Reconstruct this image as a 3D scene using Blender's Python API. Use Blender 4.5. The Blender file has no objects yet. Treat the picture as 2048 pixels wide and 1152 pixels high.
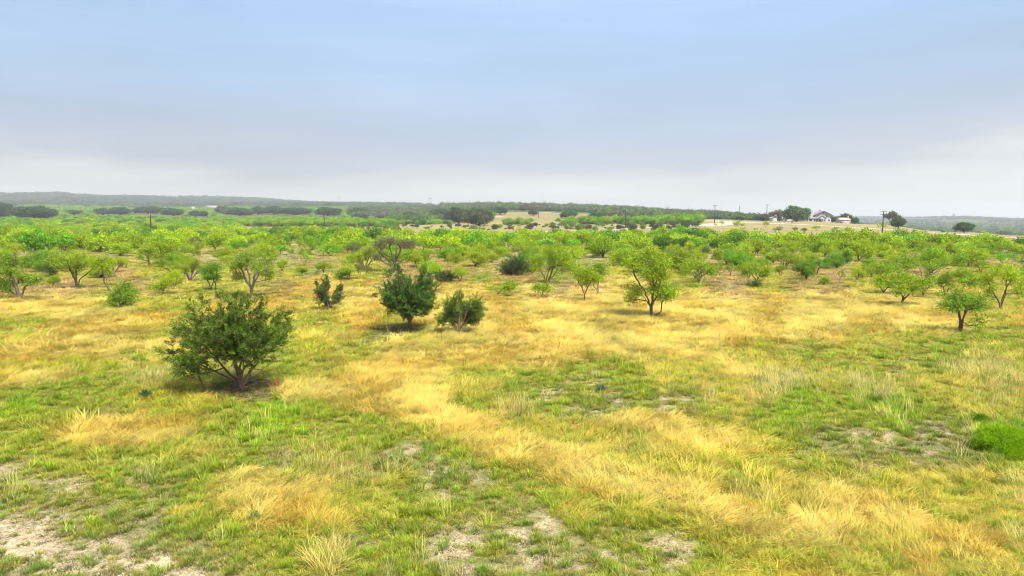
import bpy, math, random
import numpy as np
from math import radians as R, sin, cos, pi

S = bpy.context.scene
C = S.collection
# ------------------------------------------------------------------ camera, sky, sun, exposure
F = 1365.0; PITCH = math.atan(136.0 / F); CAMZ = 6.0
cam_d = bpy.data.cameras.new('camera'); cam = bpy.data.objects.new('camera', cam_d); C.objects.link(cam)
cam.location = (0, 0, CAMZ); cam.rotation_euler = (pi / 2 - PITCH, 0, 0)
cam_d.sensor_width = 36.0; cam_d.lens = 36.0 * F / 2048.0; cam_d.clip_start = 0.2; cam_d.clip_end = 60000
S.camera = cam
S.view_settings.view_transform = 'Standard'; S.view_settings.look = 'None'
S.view_settings.exposure = 1.5; S.view_settings.gamma = 1.0
S.cycles.max_bounces = 6; S.cycles.diffuse_bounces = 3; S.cycles.transmission_bounces = 4
S.cycles.volume_bounces = 0; S.cycles.transparent_max_bounces = 8; S.cycles.glossy_bounces = 2
S.cycles.use_denoising = True; S.cycles.filter_width = 1.05

def s2l(c):
    return [((v / 255.0) / 12.92 if v / 255.0 <= 0.04045 else ((v / 255.0 + 0.055) / 1.055) ** 2.4) for v in c]

SUN_EL, SUN_AZ = 58.0, 140.0      # azimuth clockwise from +Y (the view direction)
w = bpy.data.worlds.new('World'); S.world = w; w.use_nodes = True
nt = w.node_tree; nt.nodes.clear(); N = nt.nodes.new; L = nt.links.new
out = N('ShaderNodeOutputWorld')
sky = N('ShaderNodeTexSky'); sky.sky_type = 'NISHITA'; sky.sun_disc = False
sky.sun_elevation = R(SUN_EL); sky.sun_rotation = R(SUN_AZ); sky.air_density = 1.0; sky.dust_density = 2.0
bg_sky = N('ShaderNodeBackground'); bg_sky.inputs[1].default_value = 0.06; L(sky.outputs[0], bg_sky.inputs[0])
tc = N('ShaderNodeTexCoord'); sep = N('ShaderNodeSeparateXYZ'); L(tc.outputs['Generated'], sep.inputs[0])
# cloud deck: streaky noise in sky direction, flattened towards the horizon
mp = N('ShaderNodeMapping'); mp.inputs['Scale'].default_value = (1.4, 1.4, 9.0); L(tc.outputs['Generated'], mp.inputs[0])
nz = N('ShaderNodeTexNoise'); nz.inputs['Scale'].default_value = 1.6; nz.inputs['Detail'].default_value = 5; nz.inputs['Roughness'].default_value = 0.5
L(mp.outputs[0], nz.inputs['Vector'])
ml = N('ShaderNodeMath'); ml.operation = 'MULTIPLY_ADD'; ml.inputs[1].default_value = 0.15; L(nz.outputs[0], ml.inputs[0])
ad = N('ShaderNodeMath'); ad.operation = 'SUBTRACT'; ad.inputs[1].default_value = 0.075; L(sep.outputs[2], ad.inputs[0]); L(ad.outputs[0], ml.inputs[2])
ramp = N('ShaderNodeValToRGB'); L(ml.outputs[0], ramp.inputs[0])
stops = [(0.0, (243, 243, 234)), (0.022, (244, 244, 236)), (0.045, (232, 234, 230)), (0.080, (194, 202, 214)), (0.13, (180, 195, 217)),
         (0.19, (176, 201, 232)), (0.27, (174, 206, 246)), (0.45, (205, 220, 240)), (1.0, (235, 240, 245))]
els = ramp.color_ramp.elements
for i, (p, c) in enumerate(stops):
    e = els[i] if i < 2 else els.new(p)
    e.position = p; e.color = s2l(c) + [1]
# broad soft brightness change across the deck
nz2 = N('ShaderNodeTexNoise'); nz2.inputs['Scale'].default_value = 1.1; nz2.inputs['Detail'].default_value = 3
mp2 = N('ShaderNodeMapping'); mp2.inputs['Scale'].default_value = (1.2, 1.2, 5.0); mp2.inputs['Location'].default_value = (3.1, 0.7, 0.2)
L(tc.outputs['Generated'], mp2.inputs[0]); L(mp2.outputs[0], nz2.inputs['Vector'])
mr = N('ShaderNodeMapRange'); mr.inputs[1].default_value = 0.3; mr.inputs[2].default_value = 0.7; mr.inputs[3].default_value = 0.345; mr.inputs[4].default_value = 0.41
L(nz2.outputs[0], mr.inputs[0])
mp3 = N('ShaderNodeMapping'); mp3.inputs['Scale'].default_value = (1.0, 1.0, 11.0); L(tc.outputs['Generated'], mp3.inputs[0])
nz3 = N('ShaderNodeTexNoise'); nz3.inputs['Scale'].default_value = 3.2; nz3.inputs['Detail'].default_value = 8; nz3.inputs['Roughness'].default_value = .6; nz3.inputs['Distortion'].default_value = .4
L(mp3.outputs[0], nz3.inputs['Vector'])
mr3 = N('ShaderNodeMapRange'); mr3.inputs[1].default_value = .32; mr3.inputs[2].default_value = .68; mr3.inputs[3].default_value = .955; mr3.inputs[4].default_value = 1.04; L(nz3.outputs[0], mr3.inputs[0])
mst = N('ShaderNodeMath'); mst.operation = 'MULTIPLY'; L(mr.outputs[0], mst.inputs[0]); L(mr3.outputs[0], mst.inputs[1])
bg = N('ShaderNodeBackground'); L(ramp.outputs[0], bg.inputs[0]); L(mst.outputs[0], bg.inputs[1])
mx = N('ShaderNodeMixShader'); mx.inputs[0].default_value = 0.94
L(bg_sky.outputs[0], mx.inputs[1]); L(bg.outputs[0], mx.inputs[2]); L(mx.outputs[0], out.inputs[0])

sd = bpy.data.lights.new('sun', 'SUN'); sun = bpy.data.objects.new('sun', sd); C.objects.link(sun)
sd.energy = 3.3; sd.angle = R(9); sd.color = (1.0, 0.955, 0.89)
sun.rotation_euler = (R(90 - SUN_EL), 0, R(180 - SUN_AZ))

random.seed(7); RNG = np.random.default_rng(7)

# ------------------------------------------------------------------ noise, terrain, projection
_perm = np.random.default_rng(99).random((256, 256))
def vnoise(x, y):
    x = np.asarray(x, float); y = np.asarray(y, float)
    xi = np.floor(x).astype(int); yi = np.floor(y).astype(int); fx = x - xi; fy = y - yi
    fx = fx * fx * (3 - 2 * fx); fy = fy * fy * (3 - 2 * fy)
    a = _perm[xi & 255, yi & 255]; b = _perm[(xi + 1) & 255, yi & 255]; c = _perm[xi & 255, (yi + 1) & 255]; d = _perm[(xi + 1) & 255, (yi + 1) & 255]
    return (a * (1 - fx) + b * fx) * (1 - fy) + (c * (1 - fx) + d * fx) * fy
def fbm(x, y, o=4):
    s = 0; a = 0.5; t = 0
    for k in range(o):
        s = s + a * vnoise(x * 2 ** k + 17.3 * k, y * 2 ** k + 9.1 * k); t += a; a *= 0.5
    return s / t

TD = np.array([0, 120, 200, 300, 370, 450, 500, 650, 800, 1000, 1400, 2000, 3000, 4500, 7000, 9500], float)
TC = np.array([-700, 0, 500, 800, 1000, 1200, 1400, 1600, 1740, 1920, 2048, 2800], float)
TZ = np.array([
 [0, 0, 0, 0.0, .6, 1.6, 2.5, 6, 10, 16, 28, 52, 118, 95, 60, 30],
 [0, 0, 0, 0.0, .5, 1.4, 2.3, 5, 9, 15, 27, 48, 118, 95, 60, 30],
 [0, 0, 0, 0.2, .5, 1.1, 1.6, 3.6, 6.6, 12, 25, 44, 92, 70, 45, 30],
 [0, 0, 0, 0.1, .4, 1.1, 1.7, 4.2, 8.3, 16, 29, 42, 70, 50, 40, 30],
 [0, 0, 0, 0.1, .4, 1.4, 2.7, 7.4, 14.5, 23.5, 29, 26, 30, 30, 30, 30],
 [0, 0, 0, 0.5, 1, 2.2, 3.4, 7.2, 12.5, 19.5, 25, 20, 25, 30, 30, 30],
 [0, 0, .2, 1.0, 3.0, 4.8, 5.4, 6.8, 9, 12, 17, 15, 20, 26, 30, 30],
 [0, 0, .2, 1.6, 3.4, 5.0, 5.4, 4.6, 2, -4, -4, -2, 6, 24, 46, 30],
 [0, 0, .1, 1.0, 2.4, 3.2, 2.8, -3, -10, -13, -12, -9, -4, 24, 48, 30],
 [0, 0, 0, 0.0, -.5, -3, -5, -12, -16, -18, -16, -13, 12, 8, 34, 24],
 [0, 0, 0, -.8, -2.6, -6, -8, -14, -18, -19, -17, -14, 2, 8, 22, 20],
 [0, 0, 0, -1, -3, -6, -8, -14, -18, -19, -17, -14, 0, 8, 20, 20]], float)
def terrain(x, y):
    x = np.asarray(x, float); y = np.asarray(y, float)
    yy = np.maximum(y, 1.0)
    col = np.clip(1024 + F * x / np.maximum(yy, np.abs(x) * 0.5), TC[0], TC[-1])
    col = np.where(y < 1, 1024, col)
    d = np.clip(yy, 0, TD[-1])
    i = np.clip(np.searchsorted(TC, col) - 1, 0, len(TC) - 2); j = np.clip(np.searchsorted(TD, d) - 1, 0, len(TD) - 2)
    fc = (col - TC[i]) / (TC[i + 1] - TC[i]); fd = (d - TD[j]) / (TD[j + 1] - TD[j]); fc = fc * fc * (3 - 2 * fc)
    z = (TZ[i, j] * (1 - fc) + TZ[i + 1, j] * fc) * (1 - fd) + (TZ[i, j + 1] * (1 - fc) + TZ[i + 1, j + 1] * fc) * fd
    near = np.clip(1 - d / 400, 0, 1)
    z = z + near * ((fbm(x / 7.0, y / 7.0, 3) - .5) * 0.22 + (fbm(x / 1.3 + 50, y / 1.3, 2) - .5) * 0.05)
    far = np.clip((d - 1200) / 1500, 0, 1)
    z = z + far * (fbm(x / 420.0, y / 420.0, 4) - .5) * 30
    return z
SP, CP = sin(PITCH), cos(PITCH)
def project(x, y, z):
    dep = y * CP - (z - CAMZ) * SP; up = y * SP + (z - CAMZ) * CP
    dep = np.where(dep < 0.3, 0.3, dep)
    return 1024 + F * x / dep, 576 - F * up / dep
_march = np.concatenate([np.linspace(4, 60, 400), np.geomspace(60.2, 8500, 1600)])
def at(px, py):
    rx = (px - 1024) / F; u = (576 - py) / F
    dy = CP + u * SP; dz = -SP + u * CP
    t = _march / dy
    g = terrain(rx * t, _march) - (CAMZ + dz * t)
    k = np.argmax(g > 0)
    if g[k] <= 0: k = int(np.argmax(g))
    elif k > 0:
        f = g[k - 1] / (g[k - 1] - g[k]); tt = t[k - 1] + (t[k] - t[k - 1]) * f
        x, y = rx * tt, dy * tt
        return float(x), float(y), float(terrain(x, y))
    if _march[k] < 900: k = 420 + int(np.argmax(g[420:])) if False else int(np.where(_march > 900, g, -1e9).argmax())
    x, y = rx * t[k], _march[k]
    return float(x), float(y), float(terrain(x, y))

# ------------------------------------------------------------------ cover map (what grows where)
ROWS = [452, 484, 516, 548, 580, 612, 644, 676, 708, 740, 772, 804, 836, 868, 900, 932, 964, 996, 1028, 1060, 1092, 1124, 1156]
# one row per entry of ROWS, one number per 64 photo columns: 0 laid gold, 1 ochre, 2 yellow-green, 3 pale wispy, 4 green, 5 lush, 6 dull short, 7 bare, 8 reddish brown, 9 tan
MAP = [
 [4, 4, 4, 4, 4, 4, 9, 9, 9, 9, 9, 9, 9, 9, 9, 9, 9, 9, 9, 9, 9, 9, 9, 9, 9, 9, 9, 9, 9, 9, 9, 9, 9],
 [6, 9, 6, 2, 9, 6, 8, 2, 9, 6, 2, 8, 9, 6, 8, 2, 9, 6, 8, 9, 8, 2, 6, 9, 6, 2, 8, 9, 4, 9, 6, 9, 6],
 [2, 9, 2, 6, 8, 2, 9, 6, 2, 6, 8, 2, 9, 8, 2, 9, 6, 9, 6, 4, 4, 6, 9, 2, 8, 9, 6, 4, 9, 6, 4, 9, 6],
 [2, 8, 2, 8, 9, 2, 6, 2, 9, 2, 6, 2, 8, 9, 8, 4, 9, 8, 4, 2, 4, 2, 8, 9, 2, 8, 9, 2, 6, 9, 2, 2, 6],
 [2, 8, 9, 2, 8, 8, 2, 4, 2, 8, 1, 0, 9, 1, 0, 1, 4, 0, 9, 0, 0, 2, 8, 9, 2, 8, 8, 2, 8, 2, 1, 2, 2],
 [0, 0, 0, 4, 0, 2, 2, 1, 4, 1, 2, 0, 1, 0, 2, 0, 1, 0, 0, 0, 1, 0, 0, 0, 1, 0, 0, 0, 0, 0, 2, 2, 4],
 [2, 2, 0, 0, 0, 1, 4, 4, 1, 2, 4, 1, 2, 0, 2, 0, 1, 1, 0, 0, 0, 0, 0, 0, 1, 0, 0, 1, 0, 0, 0, 2, 1],
 [2, 2, 0, 0, 2, 2, 2, 2, 4, 4, 2, 6, 6, 2, 0, 0, 0, 0, 0, 0, 0, 0, 0, 1, 0, 0, 1, 2, 2, 2, 4, 4, 4],
 [2, 0, 0, 0, 2, 2, 2, 2, 4, 4, 2, 2, 0, 0, 0, 0, 0, 0, 0, 0, 0, 0, 0, 2, 2, 4, 2, 4, 4, 4, 4, 2, 2],
 [1, 2, 2, 4, 2, 2, 4, 3, 2, 4, 2, 0, 0, 0, 2, 2, 2, 4, 4, 4, 4, 2, 2, 0, 2, 2, 4, 4, 6, 4, 3, 3, 2],
 [2, 4, 4, 4, 3, 3, 2, 2, 6, 4, 2, 1, 0, 0, 2, 2, 4, 4, 6, 4, 4, 2, 2, 2, 3, 3, 2, 3, 3, 2, 2, 3, 3],
 [4, 5, 4, 4, 4, 2, 2, 4, 4, 4, 2, 1, 0, 0, 4, 4, 2, 4, 4, 6, 4, 6, 3, 2, 3, 5, 4, 5, 5, 4, 2, 3, 2],
 [4, 4, 4, 6, 4, 2, 2, 4, 4, 5, 4, 4, 2, 0, 4, 2, 3, 3, 6, 6, 4, 6, 2, 4, 4, 5, 4, 4, 5, 4, 4, 2, 4],
 [4, 4, 2, 0, 0, 2, 4, 4, 5, 4, 4, 4, 4, 4, 2, 0, 2, 2, 3, 2, 2, 2, 2, 2, 4, 4, 6, 6, 6, 7, 6, 5, 5],
 [4, 4, 4, 2, 2, 4, 2, 4, 4, 6, 4, 4, 6, 6, 4, 2, 0, 0, 2, 2, 3, 2, 2, 2, 2, 4, 6, 6, 6, 6, 6, 6, 5],
 [6, 4, 4, 4, 4, 4, 4, 4, 4, 6, 3, 3, 6, 6, 7, 4, 2, 2, 0, 2, 2, 2, 2, 2, 2, 4, 2, 6, 6, 6, 6, 4, 4],
 [6, 4, 6, 4, 6, 6, 4, 2, 0, 2, 2, 3, 2, 6, 6, 6, 4, 4, 1, 2, 0, 2, 2, 4, 2, 2, 2, 3, 2, 2, 4, 2, 2],
 [6, 6, 6, 6, 4, 6, 4, 2, 0, 1, 0, 2, 2, 4, 6, 4, 4, 4, 2, 4, 2, 0, 2, 3, 2, 3, 3, 2, 2, 2, 2, 2, 3],
 [6, 7, 6, 6, 6, 6, 2, 2, 0, 2, 2, 2, 2, 4, 4, 6, 6, 6, 4, 4, 2, 2, 2, 1, 2, 2, 0, 2, 2, 2, 2, 2, 2],
 [7, 6, 7, 4, 6, 6, 4, 4, 4, 2, 2, 4, 4, 6, 6, 4, 6, 6, 4, 6, 4, 4, 2, 4, 2, 0, 2, 1, 2, 2, 2, 2, 2],
 [7, 7, 6, 7, 6, 7, 6, 4, 4, 4, 4, 6, 4, 6, 6, 6, 7, 6, 6, 4, 6, 6, 4, 2, 2, 2, 2, 2, 2, 1, 2, 2, 3],
 [7, 7, 7, 6, 7, 7, 6, 6, 4, 4, 3, 4, 4, 6, 6, 4, 6, 7, 6, 6, 4, 6, 4, 2, 2, 2, 2, 2, 2, 1, 2, 2, 2],
 [6, 7, 7, 7, 7, 6, 7, 6, 6, 4, 6, 4, 6, 4, 6, 7, 6, 6, 6, 4, 6, 4, 4, 2, 2, 2, 1, 2, 2, 1, 2, 2, 2]]
PAL = {  # colour of the plants themselves (before lighting)
 'G': (.50, .365, .105), 'o': (.39, .285, .045), 'y': (.29, .285, .042), 'w': (.32, .30, .070), 'g': (.205, .225, .028), 'l': (.18, .25, .014),
 'd': (.225, .225, .070), 'b': (.40, .33, .215), 'r': (.28, .23, .08), 't': (.36, .30, .125), 'k': (.21, .17, .07), 'h': (.10, .13, .05)}
KEYS = list(PAL); KI = {k: i for i, k in enumerate(KEYS)}
PALA = np.array([PAL[k] for k in KEYS])
_M = np.array(MAP)
TUSSOCKS = [at(px_, py_)[:2] + (r_, k_) for px_, py_, r_, k_ in (
    (225, 862, 1.1, 'G'), (285, 868, 1.1, 'G'), (335, 855, .8, 'o'), (510, 985, .75, 'G'), (565, 1000, .9, 'G'), (600, 1025, .6, 'o'), (1188, 982, .42, 'o'),
    (640, 778, 1.3, 'G'), (720, 796, 1.2, 'G'), (790, 815, 1.0, 'G'), (860, 836, .9, 'G'), (930, 858, .85, 'G'), (1000, 884, .8, 'G'), (1070, 908, .8, 'G'), (1140, 935, .75, 'G'), (1205, 948, .7, 'G'), (1290, 968, .75, 'G'),
    (1360, 985, .6, 'G'), (1420, 1010, .55, 'G'), (1470, 1040, .45, 'G'), (1560, 1072, .55, 'G'), (1630, 1066, .55, 'G'), (1690, 1000, .55, 'G'), (1760, 1020, .6, 'o'), (1810, 1040, .5, 'G'), (1940, 1080, .7, 'o'),
    (1110, 868, 1.0, 'y'), (1300, 850, 1.1, 'G'), (1400, 880, .9, 'G'), (60, 700, 2.0, 'G'), (200, 672, 2.2, 'G'), (60, 760, 1.0, 'G'), (300, 690, 1.6, 'G'))]
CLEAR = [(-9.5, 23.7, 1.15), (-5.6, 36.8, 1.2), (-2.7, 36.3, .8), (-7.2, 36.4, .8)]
def cover(x, y, z=None):
    """weights over cover kinds at world points -> (n, len(KEYS))"""
    x = np.asarray(x, float); y = np.asarray(y, float)
    if z is None: z = terrain(x, y)
    px, py = project(x, y, z)
    sc = np.clip(y / 40.0, .5, 4)
    px = px + (fbm(x / 2.2 / sc, y / 2.2 / sc, 3) - .5) * 120; py = py + (fbm(x / 2.2 / sc + 70, y / 2.2 / sc + 40, 3) - .5) * 62 * np.clip(25 / np.maximum(y, 1), .1, 1)
    u = np.clip(px / 64.0, 0, 31.999); v = np.clip(np.interp(py, ROWS, np.arange(len(ROWS))), 0, len(ROWS) - 1.001)
    i = u.astype(int); j = v.astype(int); fu = u - i; fv = v - j
    W = np.zeros((len(x), len(KEYS))); n = np.arange(len(x))
    for a, b, wt in ((i, j, (1 - fu) * (1 - fv)), (i + 1, j, fu * (1 - fv)), (i, j + 1, (1 - fu) * fv), (i + 1, j + 1, fu * fv)):
        np.add.at(W, (n, _M[b, a]), wt)
    px0 = 1024 + F * x / np.maximum(y, 1)
    farh = np.clip((y - 520) / 120, 0, 1)
    farh = np.where((px0 > 930) & (px0 < 1500) & (y < 830), farh * .15, farh)
    farh = np.where((px0 > 1480), np.clip((y - 560) / 60, 0, 1), farh)
    W *= (1 - farh)[:, None]; W[:, KI['h']] += farh
    lf = np.clip((y - 470) / 60, 0, 1) * np.clip((900 - px0) / 100, 0, 1) * (y < 1850)     # brighter scrub floor on the left rise
    W[:, KI['g']] += lf * W[:, KI['h']] * .5; W[:, KI['h']] *= (1 - lf * .5)
    for cx_, cy_, cr_, ck_ in TUSSOCKS:
        m_ = (np.abs(x - cx_) < cr_ * 2.2) & (np.abs(y - cy_) < cr_ * 2.2)
        if not m_.any(): continue
        e = np.clip(1.3 - np.hypot(x[m_] - cx_, (y[m_] - cy_) * .9) / cr_ - (fbm(x[m_] * 1.9, y[m_] * 1.9, 3) - .5) * 1.3, 0, .6) / .6 * .92
        W[m_] *= (1 - e)[:, None]; W[np.where(m_)[0], KI[ck_]] += e
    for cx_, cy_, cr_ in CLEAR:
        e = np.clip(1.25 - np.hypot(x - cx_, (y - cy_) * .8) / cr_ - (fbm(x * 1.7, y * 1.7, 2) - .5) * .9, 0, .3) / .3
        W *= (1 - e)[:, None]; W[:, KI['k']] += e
    return W / W.sum(1, keepdims=True)

# ------------------------------------------------------------------ mesh + object helpers
def mesh_np(name, V, Fs, mat, tint=None, smooth=False):
    """V (n,3); Fs = list of face index arrays, each (m,k)"""
    me = bpy.data.meshes.new(name)
    V = np.asarray(V, np.float32)
    Fs = [np.asarray(f, np.int32) for f in Fs if len(f)]
    nl = sum(f.size for f in Fs); nf = sum(len(f) for f in Fs)
    me.vertices.add(len(V)); me.vertices.foreach_set('co', V.ravel())
    me.loops.add(nl); me.loops.foreach_set('vertex_index', np.concatenate([f.ravel() for f in Fs]))
    tot = np.concatenate([np.full(len(f), f.shape[1], np.int32) for f in Fs])
    st = np.concatenate([[0], np.cumsum(tot)[:-1]]).astype(np.int32)
    me.polygons.add(nf); me.polygons.foreach_set('loop_start', st); me.polygons.foreach_set('loop_total', tot)
    if smooth: me.polygons.foreach_set('use_smooth', np.ones(nf, bool))
    if tint is not None:
        a = me.color_attributes.new('tint', 'FLOAT_COLOR', 'POINT')
        t = np.ones((len(V), 4), np.float32); t[:, :3] = tint; a.data.foreach_set('color', t.ravel())
    me.update(calc_edges=True)
    if mat: me.materials.append(mat)
    return me
def link(name, data, parent=None, loc=None):
    o = bpy.data.objects.new(name, data); C.objects.link(o)
    if parent: o.parent = parent
    if loc: o.location = loc
    return o
def tag(o, label=None, cat=None, group=None, kind=None):
    if label: o['label'] = label
    if cat: o['category'] = cat
    if group: o['group'] = group
    if kind: o['kind'] = kind
    return o

def new_mat(name):
    m = bpy.data.materials.new(name); m.use_nodes = True; t = m.node_tree; t.nodes.clear()
    return m, t, t.nodes.new, t.links.new
def plain(name, col, rough=.8, noise=0.0, scale=3.0, metal=0.0):
    m, t, N, L = new_mat(name)
    o = N('ShaderNodeOutputMaterial'); b = N('ShaderNodeBsdfPrincipled'); L(b.outputs[0], o.inputs[0])
    b.inputs['Roughness'].default_value = rough; b.inputs['Metallic'].default_value = metal
    b.inputs['Base Color'].default_value = list(col) + [1]
    if noise:
        tc = N('ShaderNodeTexCoord'); n = N('ShaderNodeTexNoise'); n.inputs['Scale'].default_value = scale; n.inputs['Detail'].default_value = 5
        L(tc.outputs['Object'], n.inputs['Vector'])
        r = N('ShaderNodeMapRange'); r.inputs[1].default_value = .3; r.inputs[2].default_value = .7; r.inputs[3].default_value = 1 - noise; r.inputs[4].default_value = 1 + noise
        L(n.outputs[0], r.inputs[0])
        mm = N('ShaderNodeMix'); mm.data_type = 'RGBA'; mm.blend_type = 'MULTIPLY'; mm.inputs[0].default_value = 1
        mm.inputs[6].default_value = list(col) + [1]; L(r.outputs[0], mm.inputs[7]); L(mm.outputs[2], b.inputs['Base Color'])
    return m
def leaf_mat(name, source='object', trans=.45, rough=.6, spec=.25):
    """colour = object (or instance) colour x per-leaf tint; thin leaves let some light through"""
    m, t, N, L = new_mat(name)
    o = N('ShaderNodeOutputMaterial')
    at_ = N('ShaderNodeAttribute'); at_.attribute_name = 'tint'
    mm = N('ShaderNodeMix'); mm.data_type = 'RGBA'; mm.blend_type = 'MULTIPLY'; mm.inputs[0].default_value = 1
    L(at_.outputs[0], mm.inputs[6])
    if source == 'object':
        oi = N('ShaderNodeObjectInfo'); L(oi.outputs['Color'], mm.inputs[7])
    else:
        ia = N('ShaderNodeAttribute'); ia.attribute_type = 'INSTANCER'; ia.attribute_name = 'icol'; L(ia.outputs[0], mm.inputs[7])
    b = N('ShaderNodeBsdfPrincipled'); b.inputs['Roughness'].default_value = rough; b.inputs['Specular IOR Level'].default_value = spec
    L(mm.outputs[2], b.inputs['Base Color'])
    tr = N('ShaderNodeBsdfTranslucent'); L(mm.outputs[2], tr.inputs[0])
    ms = N('ShaderNodeMixShader'); ms.inputs[0].default_value = trans; L(b.outputs[0], ms.inputs[1]); L(tr.outputs[0], ms.inputs[2]); L(ms.outputs[0], o.inputs[0])
    return m
M_LEAF = leaf_mat('leaf'); M_LEAFI = leaf_mat('leaf_mass', 'inst'); M_JUN = leaf_mat('juniper_leaf', 'object', .15, .55, .3)
M_GRASS = leaf_mat('grass_blade', 'inst', .3, .55, .3)
M_BARK = plain('bark', (.10, .078, .062), .95, .35, 9)
M_BARKJ = plain('juniper_bark', (.15, .10, .075), .95, .35, 12)
M_BARKPALE = plain('pale_bark', (.22, .19, .15), .95, .3, 9)

# ------------------------------------------------------------------ ground: one sheet to the horizon
ang = np.concatenate([np.arange(-180, -50, 4.0), np.arange(-50, -40, 1.0), np.arange(-40, 40, .25), np.arange(40, 50, 1.0), np.arange(50, 180, 4.0)])
rad = np.concatenate([[0.0], np.geomspace(2.0, 7, 12), np.geomspace(7.05, 110, 520), np.geomspace(111, 7200, 320)])
A, Rr = np.meshgrid(np.radians(ang), rad)
GX = (Rr * np.sin(A)).ravel(); GY = (Rr * np.cos(A)).ravel(); GZ = terrain(GX, GY)
na, nr = len(ang), len(rad)
idx = np.arange(na * nr).reshape(nr, na)
i0 = idx[:-1, :]; i1 = idx[1:, :]; j0 = np.roll(i0, -1, 1); j1 = np.roll(i1, -1, 1)
faces = np.stack([i0, j0, j1, i1], -1).reshape(-1, 4)
Wc = cover(GX, GY, GZ)
gc = Wc @ PALA
# soil shows between plants close by; darker thatch under tall grass
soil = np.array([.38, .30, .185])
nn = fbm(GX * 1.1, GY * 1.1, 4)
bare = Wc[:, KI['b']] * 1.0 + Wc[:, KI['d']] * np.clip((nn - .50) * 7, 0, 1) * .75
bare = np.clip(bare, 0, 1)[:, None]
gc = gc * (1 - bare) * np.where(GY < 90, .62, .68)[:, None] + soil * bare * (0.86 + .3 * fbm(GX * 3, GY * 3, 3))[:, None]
M_GROUND, t, N, L = new_mat('ground')
o = N('ShaderNodeOutputMaterial'); b = N('ShaderNodeBsdfPrincipled'); b.inputs['Roughness'].default_value = .95; b.inputs['Specular IOR Level'].default_value = .1
L(b.outputs[0], o.inputs[0])
a_ = N('ShaderNodeAttribute'); a_.attribute_name = 'tint'
geo = N('ShaderNodeNewGeometry')
def noise_fac(scale, lo, hi, a=.3, bb=.7, detail=6, vec=None):
    n = N('ShaderNodeTexNoise'); n.inputs['Scale'].default_value = scale; n.inputs['Detail'].default_value = detail; n.inputs['Roughness'].default_value = .65
    L(vec or geo.outputs['Position'], n.inputs['Vector'])
    r = N('ShaderNodeMapRange'); r.inputs[1].default_value = a; r.inputs[2].default_value = bb; r.inputs[3].default_value = lo; r.inputs[4].default_value = hi
    L(n.outputs[0], r.inputs[0]); return n, r
n1, r1 = noise_fac(6.0, .62, 1.35)
n2, r2 = noise_fac(.35, .72, 1.28)
n3, r3 = noise_fac(.03, .85, 1.15)
n4, r4 = noise_fac(24.0, .62, 1.3, .35, .65, 3)
mul0 = N('ShaderNodeMath'); mul0.operation = 'MULTIPLY'; L(r1.outputs[0], mul0.inputs[0]); L(r4.outputs[0], mul0.inputs[1])
mul = N('ShaderNodeMath'); mul.operation = 'MULTIPLY'; L(mul0.outputs[0], mul.inputs[0]); L(r2.outputs[0], mul.inputs[1])
mul2 = N('ShaderNodeMath'); mul2.operation = 'MULTIPLY'; L(mul.outputs[0], mul2.inputs[0]); L(r3.outputs[0], mul2.inputs[1])
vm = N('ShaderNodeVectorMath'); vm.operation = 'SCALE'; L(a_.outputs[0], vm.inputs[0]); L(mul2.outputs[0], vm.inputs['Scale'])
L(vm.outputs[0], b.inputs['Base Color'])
bp = N('ShaderNodeBump'); bp.inputs['Strength'].default_value = .6; bp.inputs['Distance'].default_value = .06; L(n1.outputs[0], bp.inputs['Height']); L(bp.outputs[0], b.inputs['Normal'])
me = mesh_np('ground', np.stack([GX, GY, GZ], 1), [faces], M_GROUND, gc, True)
tag(link('ground', me), 'rough ranch pasture of dry golden grass and green patches', 'ground', kind='structure')

# ------------------------------------------------------------------ roads
def ribbon(name, pts, width, mat, label, lift=.05, cat='road', jitter=.2):
    P = [np.array(at(*p)) for p in pts]
    D = [np.array(P[0])]
    for a, b2 in zip(P[:-1], P[1:]):
        n = max(2, int(np.linalg.norm(b2 - a) / 3))
        for k in range(1, n + 1): D.append(a + (b2 - a) * k / n)
    D = np.array(D)
    for _ in range(30): D[1:-1] = (D[:-2] + D[1:-1] * 2 + D[2:]) / 4
    T = np.gradient(D[:, :2], axis=0); T /= np.linalg.norm(T, axis=1, keepdims=True); Nn = np.stack([-T[:, 1], T[:, 0]], 1)
    V = []; m = 6
    for i in range(len(D)):
        wd = width * (1 + jitter * (vnoise(i * .3, 3.0) - .5))
        for k in range(m):
            q = D[i, :2] + Nn[i] * (k / (m - 1) - .5) * wd
            V.append((q[0], q[1], float(terrain(q[0], q[1])) + lift))
    ii = np.arange(len(D) - 1)
    Fq = np.concatenate([np.stack([ii * m + k, ii * m + k + 1, (ii + 1) * m + k + 1, (ii + 1) * m + k], 1) for k in range(m - 1)])
    return tag(link(name, mesh_np(name, V, [Fq], mat, None, True)), label, cat, kind='structure')
M_ROAD = plain('pale_gravel', (.40, .375, .33), .9, .15, .4)
M_DIRT = plain('dry_dirt', (.38, .31, .235), .95, .15, .3)
ribbon('road', [(-160, 455), (20, 458.5), (130, 461), (260, 463.5), (400, 466), (560, 468), (760, 468), (960, 465.5), (1060, 464), (1140, 462), (1210, 460), (1270, 457), (1330, 454), (1400, 450), (1440, 447), (1490, 444.5)], 8.0, M_ROAD, 'pale gravel road crossing the scrub towards the open turnout')
ribbon('track', [(1490, 445), (1560, 447.5), (1620, 450.5), (1700, 455), (1780, 460), (1860, 465), (1940, 470.5), (2048, 477), (2180, 484)], 6.5, M_ROAD, 'pale gravel track running below the white farmhouse', cat='road', lift=.07)
ribbon('dirt_turnout', [(1385, 441), (1420, 442), (1450, 443.5), (1480, 446), (1450, 450), (1400, 453)], 13, M_DIRT, 'bare pale dirt turnout where the two roads meet', cat='road', lift=.1)

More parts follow.
